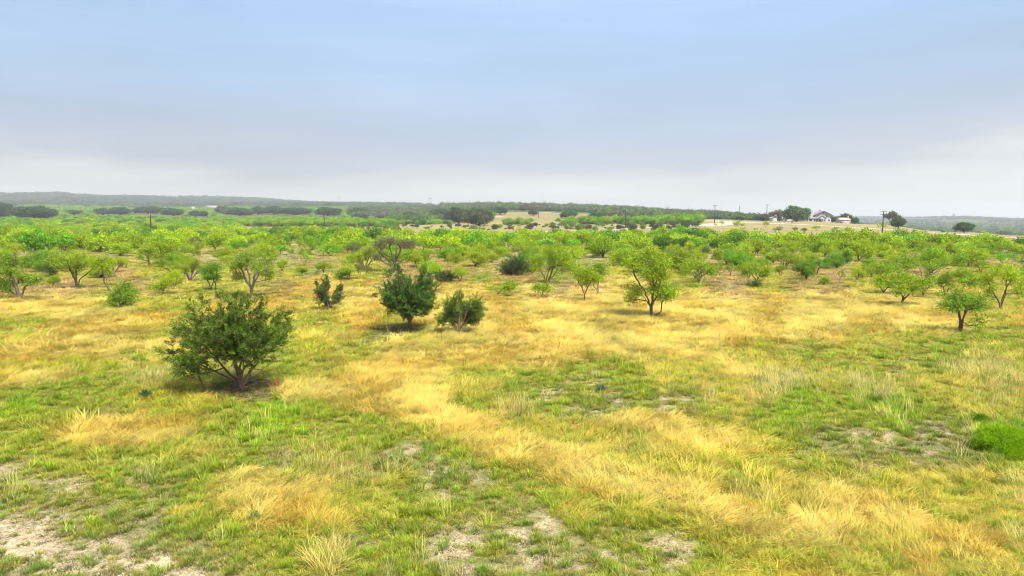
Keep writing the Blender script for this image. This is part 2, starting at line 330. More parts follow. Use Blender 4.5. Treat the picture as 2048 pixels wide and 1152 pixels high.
# ------------------------------------------------------------------ plant builders
def unit(v): return v / np.maximum(np.linalg.norm(v, axis=-1, keepdims=True), 1e-9)
def blades_quads(P, D, Wd, ln, rng, fold=None):
    """rhombic leaves at P, along D, width Wd, length ln"""
    n = len(P); r = unit(rng.normal(size=(n, 3))); sd_ = unit(np.cross(D, r))
    ln = np.broadcast_to(ln, n)[:, None]; Wd = np.broadcast_to(Wd, n)[:, None]
    a = P; c = P + D * ln; m = P + D * ln * .5
    V = np.stack([a, m + sd_ * Wd * .5, c, m - sd_ * Wd * .5], 1).reshape(-1, 3)
    Fq = np.arange(4 * n).reshape(n, 4)
    return V, Fq
def tubes(paths, sides=5):
    V = []; Fq = []; base = 0
    for P, r in paths:
        P = np.asarray(P, float); k = len(P); r = np.asarray(r, float)
        T = unit(np.gradient(P, axis=0)); ref = np.array([.3, .9, .2]); s = unit(np.cross(T, ref)); u = np.cross(T, s)
        a = np.arange(sides) * 2 * pi / sides
        ring = P[:, None, :] + r[:, None, None] * (np.cos(a)[None, :, None] * s[:, None, :] + np.sin(a)[None, :, None] * u[:, None, :])
        V.append(ring.reshape(-1, 3))
        i = np.arange(k - 1)[:, None] * sides + np.arange(sides)[None, :]; j = np.arange(k - 1)[:, None] * sides + (np.arange(sides)[None, :] + 1) % sides
        Fq.append(np.stack([i, j, j + sides, i + sides], -1).reshape(-1, 4) + base)
        base += k * sides
    return np.concatenate(V), np.concatenate(Fq)

def skeleton(clusters, stems, rng, r_tip=.012, gain=.6, wob=.10, sag=0.0):
    """connect cluster centres to the stems with curved limbs; returns tube paths with pipe-model radii"""
    nodes = []; parent = []; plen = []
    for st in stems:
        st = np.asarray(st, float); prev = -1
        for a, b2 in zip(st[:-1], st[1:]):
            n = max(2, int(np.linalg.norm(b2 - a) / .18))
            for k in range(n):
                p = a + (b2 - a) * (k / n)
                if nodes and prev == -1 and np.linalg.norm(p - nodes[0]) < 1e-6: prev = 0; continue
                p = p + rng.normal(size=3) * .02 * (k > 0)
                nodes.append(p); parent.append(prev); plen.append(0 if prev < 0 else plen[prev] + np.linalg.norm(p - nodes[prev])); prev = len(nodes) - 1
        nodes.append(st[-1]); parent.append(prev); plen.append(plen[prev] + np.linalg.norm(st[-1] - nodes[prev])); prev = -1
    order = np.argsort(np.linalg.norm(clusters - np.asarray(stems[0][0]), axis=1))
    tips = []
    for ci in order:
        c = clusters[ci]; P = np.array(nodes); dv = c - P; dist = np.linalg.norm(dv, axis=1)
        cost = dist + .35 * np.array(plen) + np.where(dv[:, 2] < 0, -dv[:, 2] * 1.2, 0) + np.where(P[:, 2] < stems[0][0][2] + .12 * (clusters[:, 2].max()), 2.0 if len(nodes) > 6 else 0, 0)
        k = int(np.argmin(cost)); a = P[k]; n = max(2, int(dist[k] / .22))
        mid = (a + c) / 2 + np.array([0, 0, -sag * dist[k]]) + rng.normal(size=3) * wob * dist[k] + np.array([(c - a)[0], (c - a)[1], 0]) * .10
        prev = k
        for q in range(1, n + 1):
            tq = q / n; p = a * (1 - tq) ** 2 + 2 * mid * tq * (1 - tq) + c * tq ** 2
            nodes.append(p); parent.append(prev); plen.append(plen[prev] + np.linalg.norm(p - nodes[prev])); prev = len(nodes) - 1
        tips.append(prev)
    nn_ = len(nodes); cnt = np.zeros(nn_)
    for t_ in tips: cnt[t_] += 1
    has = np.zeros(nn_, bool); 
    for i in range(nn_ - 1, -1, -1):
        if cnt[i] == 0: cnt[i] = .5
        if parent[i] >= 0: cnt[parent[i]] += cnt[i]
    rad_ = r_tip * cnt ** gain
    kids = [[] for _ in range(nn_)]
    for i, p in enumerate(parent):
        if p >= 0: kids[p].append(i)
    paths = []; stack = [(i, None) for i, p in enumerate(parent) if p < 0]
    N_ = np.array(nodes)
    while stack:
        s, fr = stack.pop(); path = [] if fr is None else [fr]; cur = s
        rr = [] if fr is None else [min(rad_[fr], rad_[s] * 1.15)]
        while True:
            path.append(cur); rr.append(rad_[cur])
            if not kids[cur]: break
            ks = sorted(kids[cur], key=lambda q: -rad_[q])
            for q in ks[1:]: stack.append((q, cur))
            cur = ks[0]
        if len(path) > 1: paths.append((N_[path], np.array(rr)))
    return paths

def lobe_clusters(boxes, spacing, rng, shell=.55):
    """boxes = (cx,cy,cz,rx,ry,rz): points in ellipsoids, denser towards the outside"""
    out_ = []
    for cx, cy, cz, rx, ry, rz in boxes:
        n = max(3, int(4.2 * rx * ry * rz / spacing ** 3 * .8 + 2.2 * (rx * ry + rx * rz) / spacing ** 2 * .5))
        d = unit(rng.normal(size=(n, 3))); r = rng.random(n) ** shell
        out_.append(np.array([cx, cy, cz]) + d * r[:, None] * np.array([rx, ry, rz]))
    return np.concatenate(out_)

def mesquite(seed, boxes, stems, spacing=.42, per=70, leaf=(.15, .05), puff=.26, r_tip=.0085, bark=None, twigs=2, gain=.50, sides=5, droop=-.25, top=None):
    rng = np.random.default_rng(seed)
    cl = lobe_clusters(boxes, spacing, rng)
    paths = skeleton(cl, stems, rng, r_tip=r_tip, gain=gain)
    for c in cl:
        for _ in range(twigs):
            e = c + rng.normal(size=3) * puff * 1.1 + np.array([0, 0, .06])
            paths.append((np.array([c, (c + e) / 2 + rng.normal(size=3) * .03, e]), np.array([r_tip * .8, r_tip * .6, r_tip * .3])))
    if twigs:
        cc = cl.mean(0)
        for q in rng.permutation(len(cl))[:max(4, len(cl) // 9)]:
            e = cl[q] + unit(cl[q] - cc * [1, 1, .8]) * (.5 + .6 * rng.random()) + rng.normal(size=3) * .1
            paths.append((np.array([cl[q], (cl[q] + e) / 2 + rng.normal(size=3) * .06, e]), np.array([r_tip, r_tip * .7, r_tip * .3])))
    TV, TF = tubes(paths, sides)
    n = len(cl); m = per
    cen = np.repeat(cl, m, 0)
    sz = np.repeat(puff * (.7 + .6 * rng.random(n)), m)[:, None]
    off = rng.normal(size=(n * m, 3)) * np.array([1, 1, .62]) * sz * .62
    P = cen + off
    D = unit(unit(off) * .7 + rng.normal(size=(n * m, 3)) * .6 + np.array([0, 0, droop]))
    ln = leaf[0] * (.6 + .8 * rng.random(n * m)); wd = leaf[1] * (.7 + .6 * rng.random(n * m))
    LV, LF = blades_quads(P, D, wd, ln, rng)
    tb = np.repeat(.72 + .50 * rng.random(n), m)[:, None] * (.75 + .5 * rng.random(n * m))[:, None] * np.ones(3)
    yel = rng.random(n * m)[:, None]
    tb = tb * (1 + np.array([.30, .02, -.3]) * (yel - .40))
    tint = np.repeat(tb, 4, 0)
    return (mesh_np('trunk', TV, [TF], bark or M_BARK, None, True), mesh_np('crown', LV, [LF], M_LEAF, tint))

def juniper(seed, boxes, stems, spacing=.30, plume=(.34, .62), blades=60, blade=(.13, .030), dead=(), r_tip=.008, extra=()):
    rng = np.random.default_rng(seed)
    cl = lobe_clusters(boxes, spacing, rng, .45)
    cen0 = cl.mean(0) * np.array([1, 1, .8])
    paths = skeleton(cl, stems, rng, r_tip=r_tip, gain=.43, wob=.12)
    paths += list(extra)
    TV, TF = tubes(paths, 6)
    n = len(cl)
    ax = unit(unit(cl - cen0) * .9 + np.array([0, 0, .38]) + rng.normal(size=(n, 3)) * .55)
    pl = plume[0] + (plume[1] - plume[0]) * rng.random(n)
    m = blades
    t_ = np.tile(np.linspace(0, 1, m), n)[:, None] + rng.random((n * m, 1)) * .05
    A_ = np.repeat(ax, m, 0); base = np.repeat(cl - ax * pl[:, None] * .4, m, 0); PL = np.repeat(pl, m)[:, None]
    side = unit(np.cross(A_, rng.normal(size=(n * m, 3))))
    P = base + A_ * t_ * PL + side * .02
    D = unit(A_ * (.55 + .5 * t_) + side * .72 * (1.1 - t_ * .5) + rng.normal(size=(n * m, 3)) * .15)
    ln = (blade[0] * (1.25 - .55 * t_[:, 0]) * (.7 + .6 * rng.random(n * m)))
    LV, LF = blades_quads(P, D, blade[1] * (.8 + .5 * rng.random(n * m)), ln, rng)
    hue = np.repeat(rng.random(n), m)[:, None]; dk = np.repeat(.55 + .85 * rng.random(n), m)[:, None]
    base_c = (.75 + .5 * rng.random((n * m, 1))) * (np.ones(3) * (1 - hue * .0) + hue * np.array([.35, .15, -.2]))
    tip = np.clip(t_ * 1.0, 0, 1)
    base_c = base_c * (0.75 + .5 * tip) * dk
    V0 = len(LV); tint = np.repeat(base_c, 4, 0)
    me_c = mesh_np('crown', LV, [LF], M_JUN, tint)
    return mesh_np('trunk', TV, [TF], M_BARKJ, None, True), me_c
def dead_spray(seed, boxes, n=260, ln=.13):
    rng = np.random.default_rng(seed); P = lobe_clusters(boxes, .09, rng, .5)
    P = P[rng.permutation(len(P))[:n]] if len(P) > n else P
    P = np.repeat(P, 4, 0) + rng.normal(size=(len(P) * 4, 3)) * .03
    D = unit(rng.normal(size=P.shape) + np.array([0, 0, .1]))
    V, Fq = blades_quads(P, D, .018, ln, rng)
    return mesh_np('dead_branch', V, [Fq], M_JUN, np.repeat((.6 + .8 * rng.random((len(P), 1))) * np.ones(3), 4, 0))

def place(name, meshes, loc, label, cat, group=None, color=(.2, .3, .03), scale=(1, 1, 1), rz=0.0):
    r = link(name, None, None, loc); r.empty_display_size = .3
    r.scale = scale; r.rotation_euler = (0, 0, rz); tag(r, label, cat, group)
    for nm, me_ in zip(('trunk', 'crown'), meshes):
        c = link(nm, me_, r)
        if nm == 'crown': c.color = tuple(color) + (1,)
    return r

def px_boxes(base, boxes, seed=0, deep=1.0):
    """photo-pixel boxes -> local ellipsoids (metres) round the plant's foot"""
    x, y, z = at(*base); k = y * CP / F; rng = np.random.default_rng(seed); o_ = []
    Wd = (max(b_[2] for b_ in boxes) - min(b_[0] for b_ in boxes)) * k
    for (x1, y1, x2, y2) in boxes:
        cx = ((x1 + x2) / 2 - base[0]) * k; cz = (base[1] - (y1 + y2) / 2) * k; rx = (x2 - x1) / 2 * k; rz = (y2 - y1) / 2 * k
        lim = math.sqrt(max(0.02, 1 - min(1, abs(cx) / (Wd * .55)) ** 2)) * Wd * .32 * deep
        o_.append((cx, float(rng.uniform(-lim, lim)), cz, rx, (rx + rz) / 2 * .95 * deep, rz))
        if rx > .4: o_.append((cx * .9, float(rng.uniform(-lim, lim)), cz, rx * .8, rx * .7 * deep, rz * .8))
    return (x, y, z), o_, k
def px_stems(base, stems, k, seed=0, ysp=.25):
    rng = np.random.default_rng(seed); o_ = []
    for st in stems:
        yy = 0; L_ = [(0, 0, 0)]
        sl = rng.uniform(-ysp, ysp)
        for (sx, sy) in st:
            zz = (base[1] - sy) * k; L_.append(((sx - base[0]) * k, sl * zz, zz))
        L_[0] = (L_[0][0] + 0.0, 0, -.1)
        o_.append(L_)
    return o_

MG = (.30, .435, .010)     # spring mesquite green
LIME = (.365, .50, .010); DEEP = (.12, .26, .012); BROWNISH = (.20, .235, .05)
landmarks = []   # (px, py, phrase)

# ------------------------------------------------------------------ junipers
JG = (.080, .150, .012)
def build_juniper(seed, base, boxes, stems, label, color, spacing, blades=56, deadb=None, extra_px=(), name='juniper_tree', r_tip=.008, plume=(.34, .62), blade=(.105, .019), cat='juniper tree'):
    loc, bx, k = px_boxes(base, boxes, seed)
    st = px_stems(base, stems, k, seed)
    ex = []
    for pts, r0, r1 in extra_px:
        P = np.array([((a - base[0]) * k, dy, max(.02, (base[1] - b_) * k)) for a, b_, dy in pts]); ex.append((P, np.linspace(r0, r1, len(P))))
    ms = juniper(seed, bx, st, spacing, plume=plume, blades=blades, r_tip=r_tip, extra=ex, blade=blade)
    r = place(name, ms, loc, label, cat, None, color)
    if deadb:
        for qb, one in enumerate(deadb):
            _, db, _ = px_boxes(base, [one], seed + 1 + qb, .5)
            d = link('dead_branch', dead_spray(seed + 5 + qb, db[:1]), r); d.color = (.32, .13, .035, 1); tag(d, 'rusty red dead foliage')
    return r
build_juniper(11, (483, 779), [(400, 600, 560, 720), (345, 625, 420, 690), (338, 670, 430, 740), (370, 700, 425, 748), (500, 610, 575, 690), (520, 640, 588, 715), (430, 650, 545, 726),
    (405, 585, 450, 640), (432, 582, 462, 620), (455, 585, 500, 640), (505, 590, 545, 650), (540, 625, 582, 680), (365, 640, 420, 700), (425, 577, 440, 600), (468, 578, 480, 600), (525, 588, 537, 612), (420, 620, 520, 700), (440, 640, 540, 712), (395, 640, 470, 720), (438, 572, 450, 600), (470, 572, 482, 600), (400, 685, 465, 738), (505, 680, 562, 728), (455, 590, 520, 650)],
    [[(482, 765), (462, 745), (445, 720), (425, 690)], [(478, 768), (452, 752), (415, 735), (380, 715)], [(490, 768), (520, 745), (555, 715)], [(480, 760), (478, 725), (470, 680), (455, 620)], [(486, 762), (492, 735), (510, 710), (530, 680)], [(489, 764), (505, 735), (535, 705), (560, 680)], [(484, 762), (485, 730), (500, 690), (510, 630)]],
    'big dark juniper with many reddish stems, largest tree in the near grass', JG, .335, 70, [(538, 752, 568, 778), (378, 745, 396, 762)],
    extra_px=[([(478, 778, -.1), (455, 783, -.3), (435, 779, -.4), (420, 768, -.5), (411, 748, -.5), (408, 728, -.4), (400, 700, -.2)], .055, .02),
              ([(486, 776, -.1), (500, 779, -.4), (525, 777, -.6)], .04, .012), ([(481, 777, -.1), (462, 785, -.8), (440, 790, -1.2)], .035, .01),
              ([(487, 776, 0), (510, 772, .5), (540, 772, .9)], .03, .01), ([(500, 735, 0), (530, 735, -.2), (552, 760, -.3)], .022, .008)], r_tip=.0055, plume=(.24, .46))
build_juniper(12, (819, 662), [(752, 562, 800, 600), (770, 560, 850, 625), (795, 530, 812, 570), (774, 528, 790, 562), (784, 545, 830, 590), (822, 545, 876, 600), (830, 575, 880, 625), (800, 590, 870, 634), (760, 585, 810, 622), (840, 528, 852, 560), (860, 560, 880, 585), (797, 520, 808, 545), (799, 516, 806, 535), (777, 524, 786, 545), (843, 524, 850, 545), (790, 560, 860, 620)],
    [[(819, 640), (812, 625), (795, 605), (780, 585)], [(819, 640), (821, 620), (812, 580), (803, 545)], [(820, 641), (832, 618), (850, 590)]],
    'dark green juniper with a single trunk and spiky pointed top', (.065, .15, .020), .27, 66, plume=(.22, .42))
build_juniper(13, (918, 670), [(885, 600, 930, 655), (870, 625, 905, 652), (905, 577, 930, 610), (925, 600, 968, 640), (940, 590, 970, 625), (915, 620, 960, 655), (890, 595, 915, 620)],
    [[(914, 655), (900, 635), (890, 625)], [(918, 655), (918, 625), (918, 595)], [(921, 656), (940, 635), (955, 615)], [(922, 656), (935, 620), (940, 600)]],
    'loose open juniper bush beside the spiky-topped juniper', (.085, .15, .016), .22, 70, r_tip=.006)
build_juniper(14, (657, 622), [(628, 570, 650, 612), (643, 550, 662, 605), (640, 590, 672, 618), (664, 570, 688, 612), (650, 547, 660, 565), (676, 566, 686, 590), (628, 562, 640, 590)],
    [[(652, 610), (642, 590), (637, 575)], [(656, 605), (654, 580), (653, 560)], [(661, 608), (672, 590), (681, 575)]],
    'small upright juniper with a patch of rusty dead foliage', (.055, .115, .018), .23, 64, [(624, 585, 640, 606)], r_tip=.006, plume=(.25, .45))
def bush(seed, base, boxes, label, color, spacing=.5, blades=40, cat='bush', name='evergreen_bush', **kw):
    return build_juniper(seed, base, boxes, [[(base[0] - 4, base[1] - 8), (base[0] - 8, base[1] - 16)], [(base[0] + 4, base[1] - 8), (base[0] + 9, base[1] - 16)]], label, color, spacing * .7, int(blades * 1.5), cat=cat, name=name, **kw)
bush(15, (890, 565), [(866, 543, 893, 565), (885, 540, 908, 564), (895, 546, 915, 563)], 'low dark evergreen bush behind the spiky-topped juniper', (.04, .085, .016), .36, 40)
bush(16, (1033, 552), [(990, 520, 1040, 552), (1010, 508, 1060, 545), (1035, 522, 1075, 552), (1000, 530, 1060, 553)], 'broad dense dark green bush at the foot of a double-trunked mesquite', (.05, .105, .022), .5, 40)
bush(17, (1510, 576), [(1493, 562, 1512, 577), (1503, 560, 1524, 577)], 'small round dark bush under a mesquite in the brown grass', (.06, .12, .015), .3, 30)
bush(18, (106, 556), [(90, 530, 118, 556), (98, 522, 128, 548)], 'dark green bush wedged under the mesquites near the wide v-shaped mesquite', (.07, .15, .015), .45, 34)
bush(19, (1690, 528), [(1677, 508, 1702, 528), (1683, 500, 1698, 515)], 'dark conical evergreen bush beneath the mesquite belt', (.05, .11, .015), .5, 30)
bush(20, (1836, 488), [(1822, 466, 1846, 488), (1828, 460, 1856, 484)], 'dark rounded evergreen bush below the track, taller than its neighbours', (.07, .17, .015), .6, 30)
bush(21, (158, 577), [(148, 568, 158, 578), (156, 569, 168, 578)], 'tiny dark shrub at the foot of the wide v-shaped mesquite', (.09, .17, .015), .22, 26)
bush(22, (825, 447), [(817, 430, 833, 447)], 'lone round dark evergreen bush standing in the tan field', (.05, .10, .018), .9, 30)
bush(23, (538, 455), [(531, 444, 545, 455)], 'small dark evergreen bush alone at the far edge of the mesquites', (.05, .10, .018), .7, 26)
bush(24, (1392, 560), [(1380, 525, 1396, 555), (1386, 535, 1405, 562)], 'deep green evergreen bush growing up through a spreading mesquite', (.045, .16, .025), .5, 34)

# ------------------------------------------------------------------ mesquites built one by one
heroes = [
 (31, (1302, 635), [(1243, 500, 1292, 540), (1262, 490, 1320, 530), (1288, 500, 1340, 550), (1265, 525, 1322, 562), (1244, 568, 1290, 592), (1247, 582, 1280, 606), (1305, 568, 1352, 602), (1318, 560, 1358, 598), (1285, 560, 1325, 585), (1300, 535, 1342, 560)],
  [[(1301, 615), (1292, 585), (1272, 555), (1262, 520)], [(1302, 615), (1303, 575), (1300, 520)], [(1303, 616), (1315, 590), (1322, 560), (1330, 530)], [(1306, 634), (1322, 622), (1323, 605), (1335, 588)], [(1301, 612), (1285, 590), (1262, 580)]],
  'tall two-tiered mesquite standing alone in the golden grass', MG, 'the tall two-tiered mesquite', dict(spacing=.34, per=30, r_tip=.0065)),
 (32, (1168, 603), [(1138, 538, 1170, 562), (1150, 530, 1188, 555), (1170, 535, 1202, 565), (1158, 548, 1190, 572)], [[(1169, 590), (1163, 572), (1150, 555)], [(1169, 588), (1178, 570), (1188, 550)]],
  'slim mesquite forking from one dark trunk at the edge of the golden grass', MG, 'the slim forked mesquite', dict(spacing=.36)),
 (33, (1195, 594), [(1178, 528, 1210, 552), (1188, 520, 1212, 545), (1175, 545, 1205, 566)], [[(1194, 582), (1186, 570), (1184, 550)], [(1196, 580), (1197, 565), (1202, 540)]],
  'thin mesquite just behind the slim forked mesquite', (.19, .29, .018), None, dict(spacing=.38)),
 (34, (1083, 593), [(1064, 566, 1085, 582), (1080, 562, 1105, 582)], [[(1081, 585), (1075, 575)], [(1085, 584), (1090, 574)]],
  'knee-high mesquite sapling in front of the double-trunked mesquite', MG, None, dict(spacing=.3, per=50)),
 (35, (1092, 568), [(1052, 505, 1095, 540), (1075, 490, 1125, 525), (1110, 500, 1150, 535), (1135, 515, 1166, 550), (1085, 515, 1130, 545), (1055, 520, 1080, 548), (1100, 492, 1140, 515)],
  [[(1089, 552), (1078, 538), (1065, 525)], [(1094, 552), (1100, 535), (1098, 510)], [(1104, 555), (1118, 535), (1140, 520)], [(1102, 550), (1108, 530), (1122, 508)]],
  'broad double-trunked mesquite with dark limbs beside the dense bush', MG, 'the double-trunked mesquite', dict(spacing=.46)),
 (36, (1397, 568), [(1352, 525, 1390, 550), (1370, 516, 1410, 540), (1395, 520, 1430, 548), (1410, 530, 1442, 558), (1350, 535, 1375, 552)], [[(1395, 556), (1380, 545), (1362, 535)], [(1398, 555), (1400, 540), (1395, 525)], [(1401, 556), (1415, 545), (1430, 540)]],
  'low spreading mesquite with a dark evergreen bush in its middle', MG, 'the low spreading mesquite', dict(spacing=.45)),
 (37, (1512, 570), [(1470, 522, 1500, 552), (1490, 520, 1525, 548), (1515, 525, 1548, 556)], [[(1511, 558), (1500, 545), (1485, 535)], [(1512, 556), (1511, 535), (1517, 505)], [(1514, 557), (1522, 540), (1535, 535)]],
  'mesquite with a bare dead leader poking above its crown', MG, 'the mesquite with a bare leader', dict(spacing=.42)),
 (38, (1921, 666), [(1880, 590, 1915, 628), (1895, 578, 1935, 612), (1915, 585, 1965, 618), (1940, 598, 1970, 625), (1940, 632, 1970, 658), (1878, 600, 1900, 625)],
  [[(1919, 640), (1915, 622), (1895, 608)], [(1922, 636), (1924, 610), (1920, 590)], [(1925, 640), (1935, 618), (1955, 600)], [(1924, 640), (1940, 610), (1948, 590)], [(1926, 642), (1935, 650), (1955, 652)]],
  'short stout mesquite with a thick dark trunk and one low drooping limb', (.20, .34, .014), 'the short stout mesquite', dict(spacing=.33, per=48, r_tip=.011)),
 (39, (1802, 611), [(1785, 535, 1830, 570), (1800, 545, 1860, 580), (1740, 545, 1785, 575), (1765, 555, 1800, 590), (1815, 565, 1850, 592), (1775, 540, 1800, 565)],
  [[(1805, 596), (1798, 580), (1785, 560)], [(1807, 592), (1815, 575), (1815, 555)], [(1806, 598), (1820, 580), (1840, 565)]],
  'crooked dark-stemmed mesquite leaning beside a fallen snag', MG, 'the crooked dark-stemmed mesquite', dict(spacing=.44)),
 (40, (1846, 594), [(1770, 520, 1810, 545), (1815, 500, 1860, 545), (1850, 490, 1905, 530), (1895, 500, 1935, 535), (1860, 540, 1900, 575), (1905, 540, 1960, 575), (1840, 560, 1870, 594)],
  [[(1846, 570), (1856, 552), (1880, 540), (1910, 520)], [(1845, 572), (1843, 550), (1835, 525)], [(1850, 578), (1875, 568), (1900, 560)], [(1845, 570), (1825, 548), (1795, 532)]],
  'wide sprawling mesquite with long limbs leaning out to one side', (.24, .42, .012), 'the wide sprawling mesquite', dict(spacing=.5)),
 (41, (2003, 623), [(1955, 540, 1995, 575), (1975, 520, 2020, 560), (2005, 530, 2045, 570), (2020, 560, 2050, 590), (1960, 565, 1985, 600)], [[(2000, 605), (1990, 585), (1978, 560)], [(2003, 603), (2012, 580), (2030, 550)], [(2001, 605), (2003, 580), (1998, 545)]],
  'three-stemmed mesquite rising beyond the short stout mesquite', LIME, None, dict(spacing=.42)),
 (42, (242, 616), [(210, 580, 240, 612), (228, 560, 262, 592), (248, 572, 280, 605), (232, 580, 262, 612)], [[(240, 605), (230, 595), (225, 585)], [(243, 602), (247, 585), (248, 568)], [(246, 604), (258, 592), (268, 585)]],
  'short bushy mesquite with a dark stump-like base beside the big juniper', (.20, .36, .012), 'the short bushy mesquite', dict(spacing=.34, r_tip=.014)),
 (43, (155, 577), [(98, 505, 130, 535), (120, 497, 160, 525), (150, 500, 190, 535), (172, 510, 202, 545), (125, 520, 175, 550), (100, 520, 125, 545)],
  [[(152, 560), (140, 540), (122, 520)], [(154, 558), (148, 535), (145, 510)], [(156, 558), (162, 535), (170, 515)], [(158, 560), (175, 545), (190, 530)]],
  'wide v-shaped mesquite whose bare forking trunk shows below a high crown', MG, 'the wide v-shaped mesquite', dict(spacing=.5, r_tip=.013)),
 (44, (226, 590), [(183, 510, 215, 535), (200, 505, 225, 545), (215, 520, 232, 545)], [[(215, 572), (200, 552), (190, 535)], [(212, 565), (212, 550), (210, 525)], [(214, 560), (225, 545), (232, 535)]],
  'mesquite leaning sideways on a long thin curved trunk', MG, None, dict(spacing=.4)),
 (45, (42, 600), [(-10, 545, 30, 590), (-20, 500, 35, 545), (45, 545, 90, 575), (20, 540, 60, 565), (0, 520, 35, 560)], [[(35, 592), (15, 575), (0, 560)], [(44, 590), (52, 572), (68, 562)], [(38, 590), (25, 560), (15, 530)]],
  'dark-limbed mesquite spreading low, cut by the picture edge', (.22, .38, .012), None, dict(spacing=.42, r_tip=.013)),
 (46, (504, 594), [(455, 510, 495, 545), (470, 498, 515, 530), (500, 510, 545, 550), (515, 530, 555, 560), (460, 535, 490, 560)], [[(501, 575), (490, 560), (478, 535)], [(504, 570), (503, 545), (495, 515)], [(506, 572), (520, 550), (535, 530)], [(505, 575), (510, 550), (512, 520)]],
  'pale-stemmed mesquite directly behind the big juniper', (.25, .38, .012), 'the pale-stemmed mesquite', dict(spacing=.42, per=52, bark=M_BARKPALE, r_tip=.014)),
 (47, (790, 545), [(742, 480, 775, 500), (765, 472, 800, 490), (795, 475, 835, 500), (745, 500, 770, 520)], [[(786, 530), (770, 515), (750, 495)], [(789, 528), (782, 505), (775, 480)], [(791, 528), (800, 505), (808, 478)], [(793, 532), (812, 515), (832, 495)], [(790, 530), (792, 500), (792, 475)], [(787, 534), (765, 522), (742, 515)]],
  'large mostly bare grey-brown mesquite behind the spiky-topped juniper', (.20, .24, .05), 'the mostly bare mesquite', dict(spacing=.42, per=14, twigs=6, puff=.42, r_tip=.015)),
 (48, (990, 592), [(1000, 560, 1032, 582), (975, 570, 990, 582)], [[(1000, 583), (1012, 572)], [(986, 584), (982, 577)]], 'small mesquite leaning over on a slanting dark stem', MG, None, dict(spacing=.32)),
 (49, (325, 588), [(300, 562, 330, 588), (315, 548, 345, 575), (338, 538, 368, 570)], [[(325, 580), (318, 572)], [(328, 578), (340, 562), (350, 550)]], 'low straggling yellow-green mesquite in the brown grass', LIME, None, dict(spacing=.4)),
 (50, (1612, 561), [(1583, 522, 1612, 548), (1598, 515, 1628, 542), (1600, 535, 1630, 558)], [[(1610, 550), (1602, 540)], [(1613, 548), (1615, 530)]], 'compact rounded mesquite standing free in front of the belt', (.18, .32, .014), 'the compact rounded mesquite', dict(spacing=.42)),
 (51, (432, 580), [(398, 530, 430, 560), (420, 520, 450, 548), (405, 548, 440, 562)], [[(430, 568), (420, 552), (412, 540)], [(433, 565), (436, 545), (438, 530)]], 'vivid green mesquite between the pale-stemmed mesquite and the straggling one', (.16, .32, .014), None, dict(spacing=.42)),
 (52, (1210 - 512 + 0, 559), [(672, 535, 705, 555), (680, 530, 712, 548), (665, 545, 690, 560)], [[(694, 550), (684, 544)], [(699, 549), (704, 540)]], 'small umbrella-shaped lime mesquite above the upright juniper', (.28, .40, .014), None, dict(spacing=.36)),
]
hero_spots = []
for seed, base, boxes, stems, label, color, lm, kw in heroes:
    loc, bx, k = px_boxes(base, boxes, seed, .8)
    kw = dict(dict(spacing=.42, per=44, r_tip=.0075), **kw)
    ms = mesquite(seed, bx, px_stems(base, stems, k, seed), **kw)
    place('mesquite_tree', ms, loc, label, 'mesquite tree', 'mesquite trees scattered over the pasture', color)
    hero_spots.append(loc)
    if lm: landmarks.append((base[0], base[1], lm))
landmarks += [(483, 779, 'the big dark juniper'), (819, 662, 'the spiky-topped juniper'), (657, 622, 'the small upright juniper'), (1033, 552, 'the broad dense dark bush')]

# ------------------------------------------------------------------ mesquite kinds shared by the belt
def generic(seed, H, W, nst, low, lod, per=None, bare=False, open_=False):
    rng = np.random.default_rng(seed); B = []; nl = rng.integers(4, 10)
    for q in range(nl):
        a = q * 2.4 + rng.random() * .8; r = W / 2 * math.sqrt((q + .5) / nl) * .78
        zt = H * (1 - .38 * (r / (W / 2)) ** 1.6 - .12 * rng.random())
        rz = H * (.16 + .10 * rng.random()) * (1.25 if low else 1); rx = W * (.15 + .07 * rng.random())
        B.append((r * cos(a), r * sin(a), zt - rz, rx, rx, rz))
    if low:
        for q in range(4):
            a = rng.random() * 6.28; B.append((W * .26 * cos(a), W * .26 * sin(a), H * .36, W * .2, W * .2, H * .2))
    st = []
    for q in range(nst):
        a = q * 6.28 / nst + rng.random(); r = W * (.12 + .14 * rng.random())
        st.append([(0, 0, -.1), (r * .25 * cos(a), r * .25 * sin(a), H * .14), (r * .65 * cos(a + .3), r * .65 * sin(a + .3), H * .32), (r * 1.1 * cos(a), r * 1.1 * sin(a), H * .55)])
    if lod == 0: kw = dict(spacing=.46, per=per or 40, leaf=(.16, .055), puff=.27)
    elif lod == 1: kw = dict(spacing=.62, per=per or 26, leaf=(.26, .10), puff=.36, twigs=1, sides=4)
    else: kw = dict(spacing=.95, per=per or 15, leaf=(.42, .20), puff=.52, twigs=0, sides=3)
    if bare: kw.update(per=15, twigs=5, puff=.40)
    return mesquite(seed, B, st, r_tip=.012 if lod < 2 else .02, **kw)
specs = [(101, 4.2, 5.6, 3, False), (102, 3.6, 5.0, 4, True), (103, 4.6, 5.0, 2, False), (104, 3.4, 4.6, 3, True), (105, 4.0, 6.4, 5, False), (106, 3.8, 4.2, 2, False), (107, 3.2, 5.6, 4, True), (108, 4.8, 3.8, 2, False), (109, 2.6, 5.0, 5, True), (110, 3.9, 4.6, 3, False)]
KIND = {}
for lod in (0, 1, 2):
    KIND[lod] = [(generic(s + lod * 20, H, W, n, low, lod), H, W, low) for s, H, W, n, low in specs]
BARE = [(generic(131 + q, 3.6, 5.0, 5, False, 1 if q else 0, bare=True), 3.6, 5.0, False) for q in range(2)]

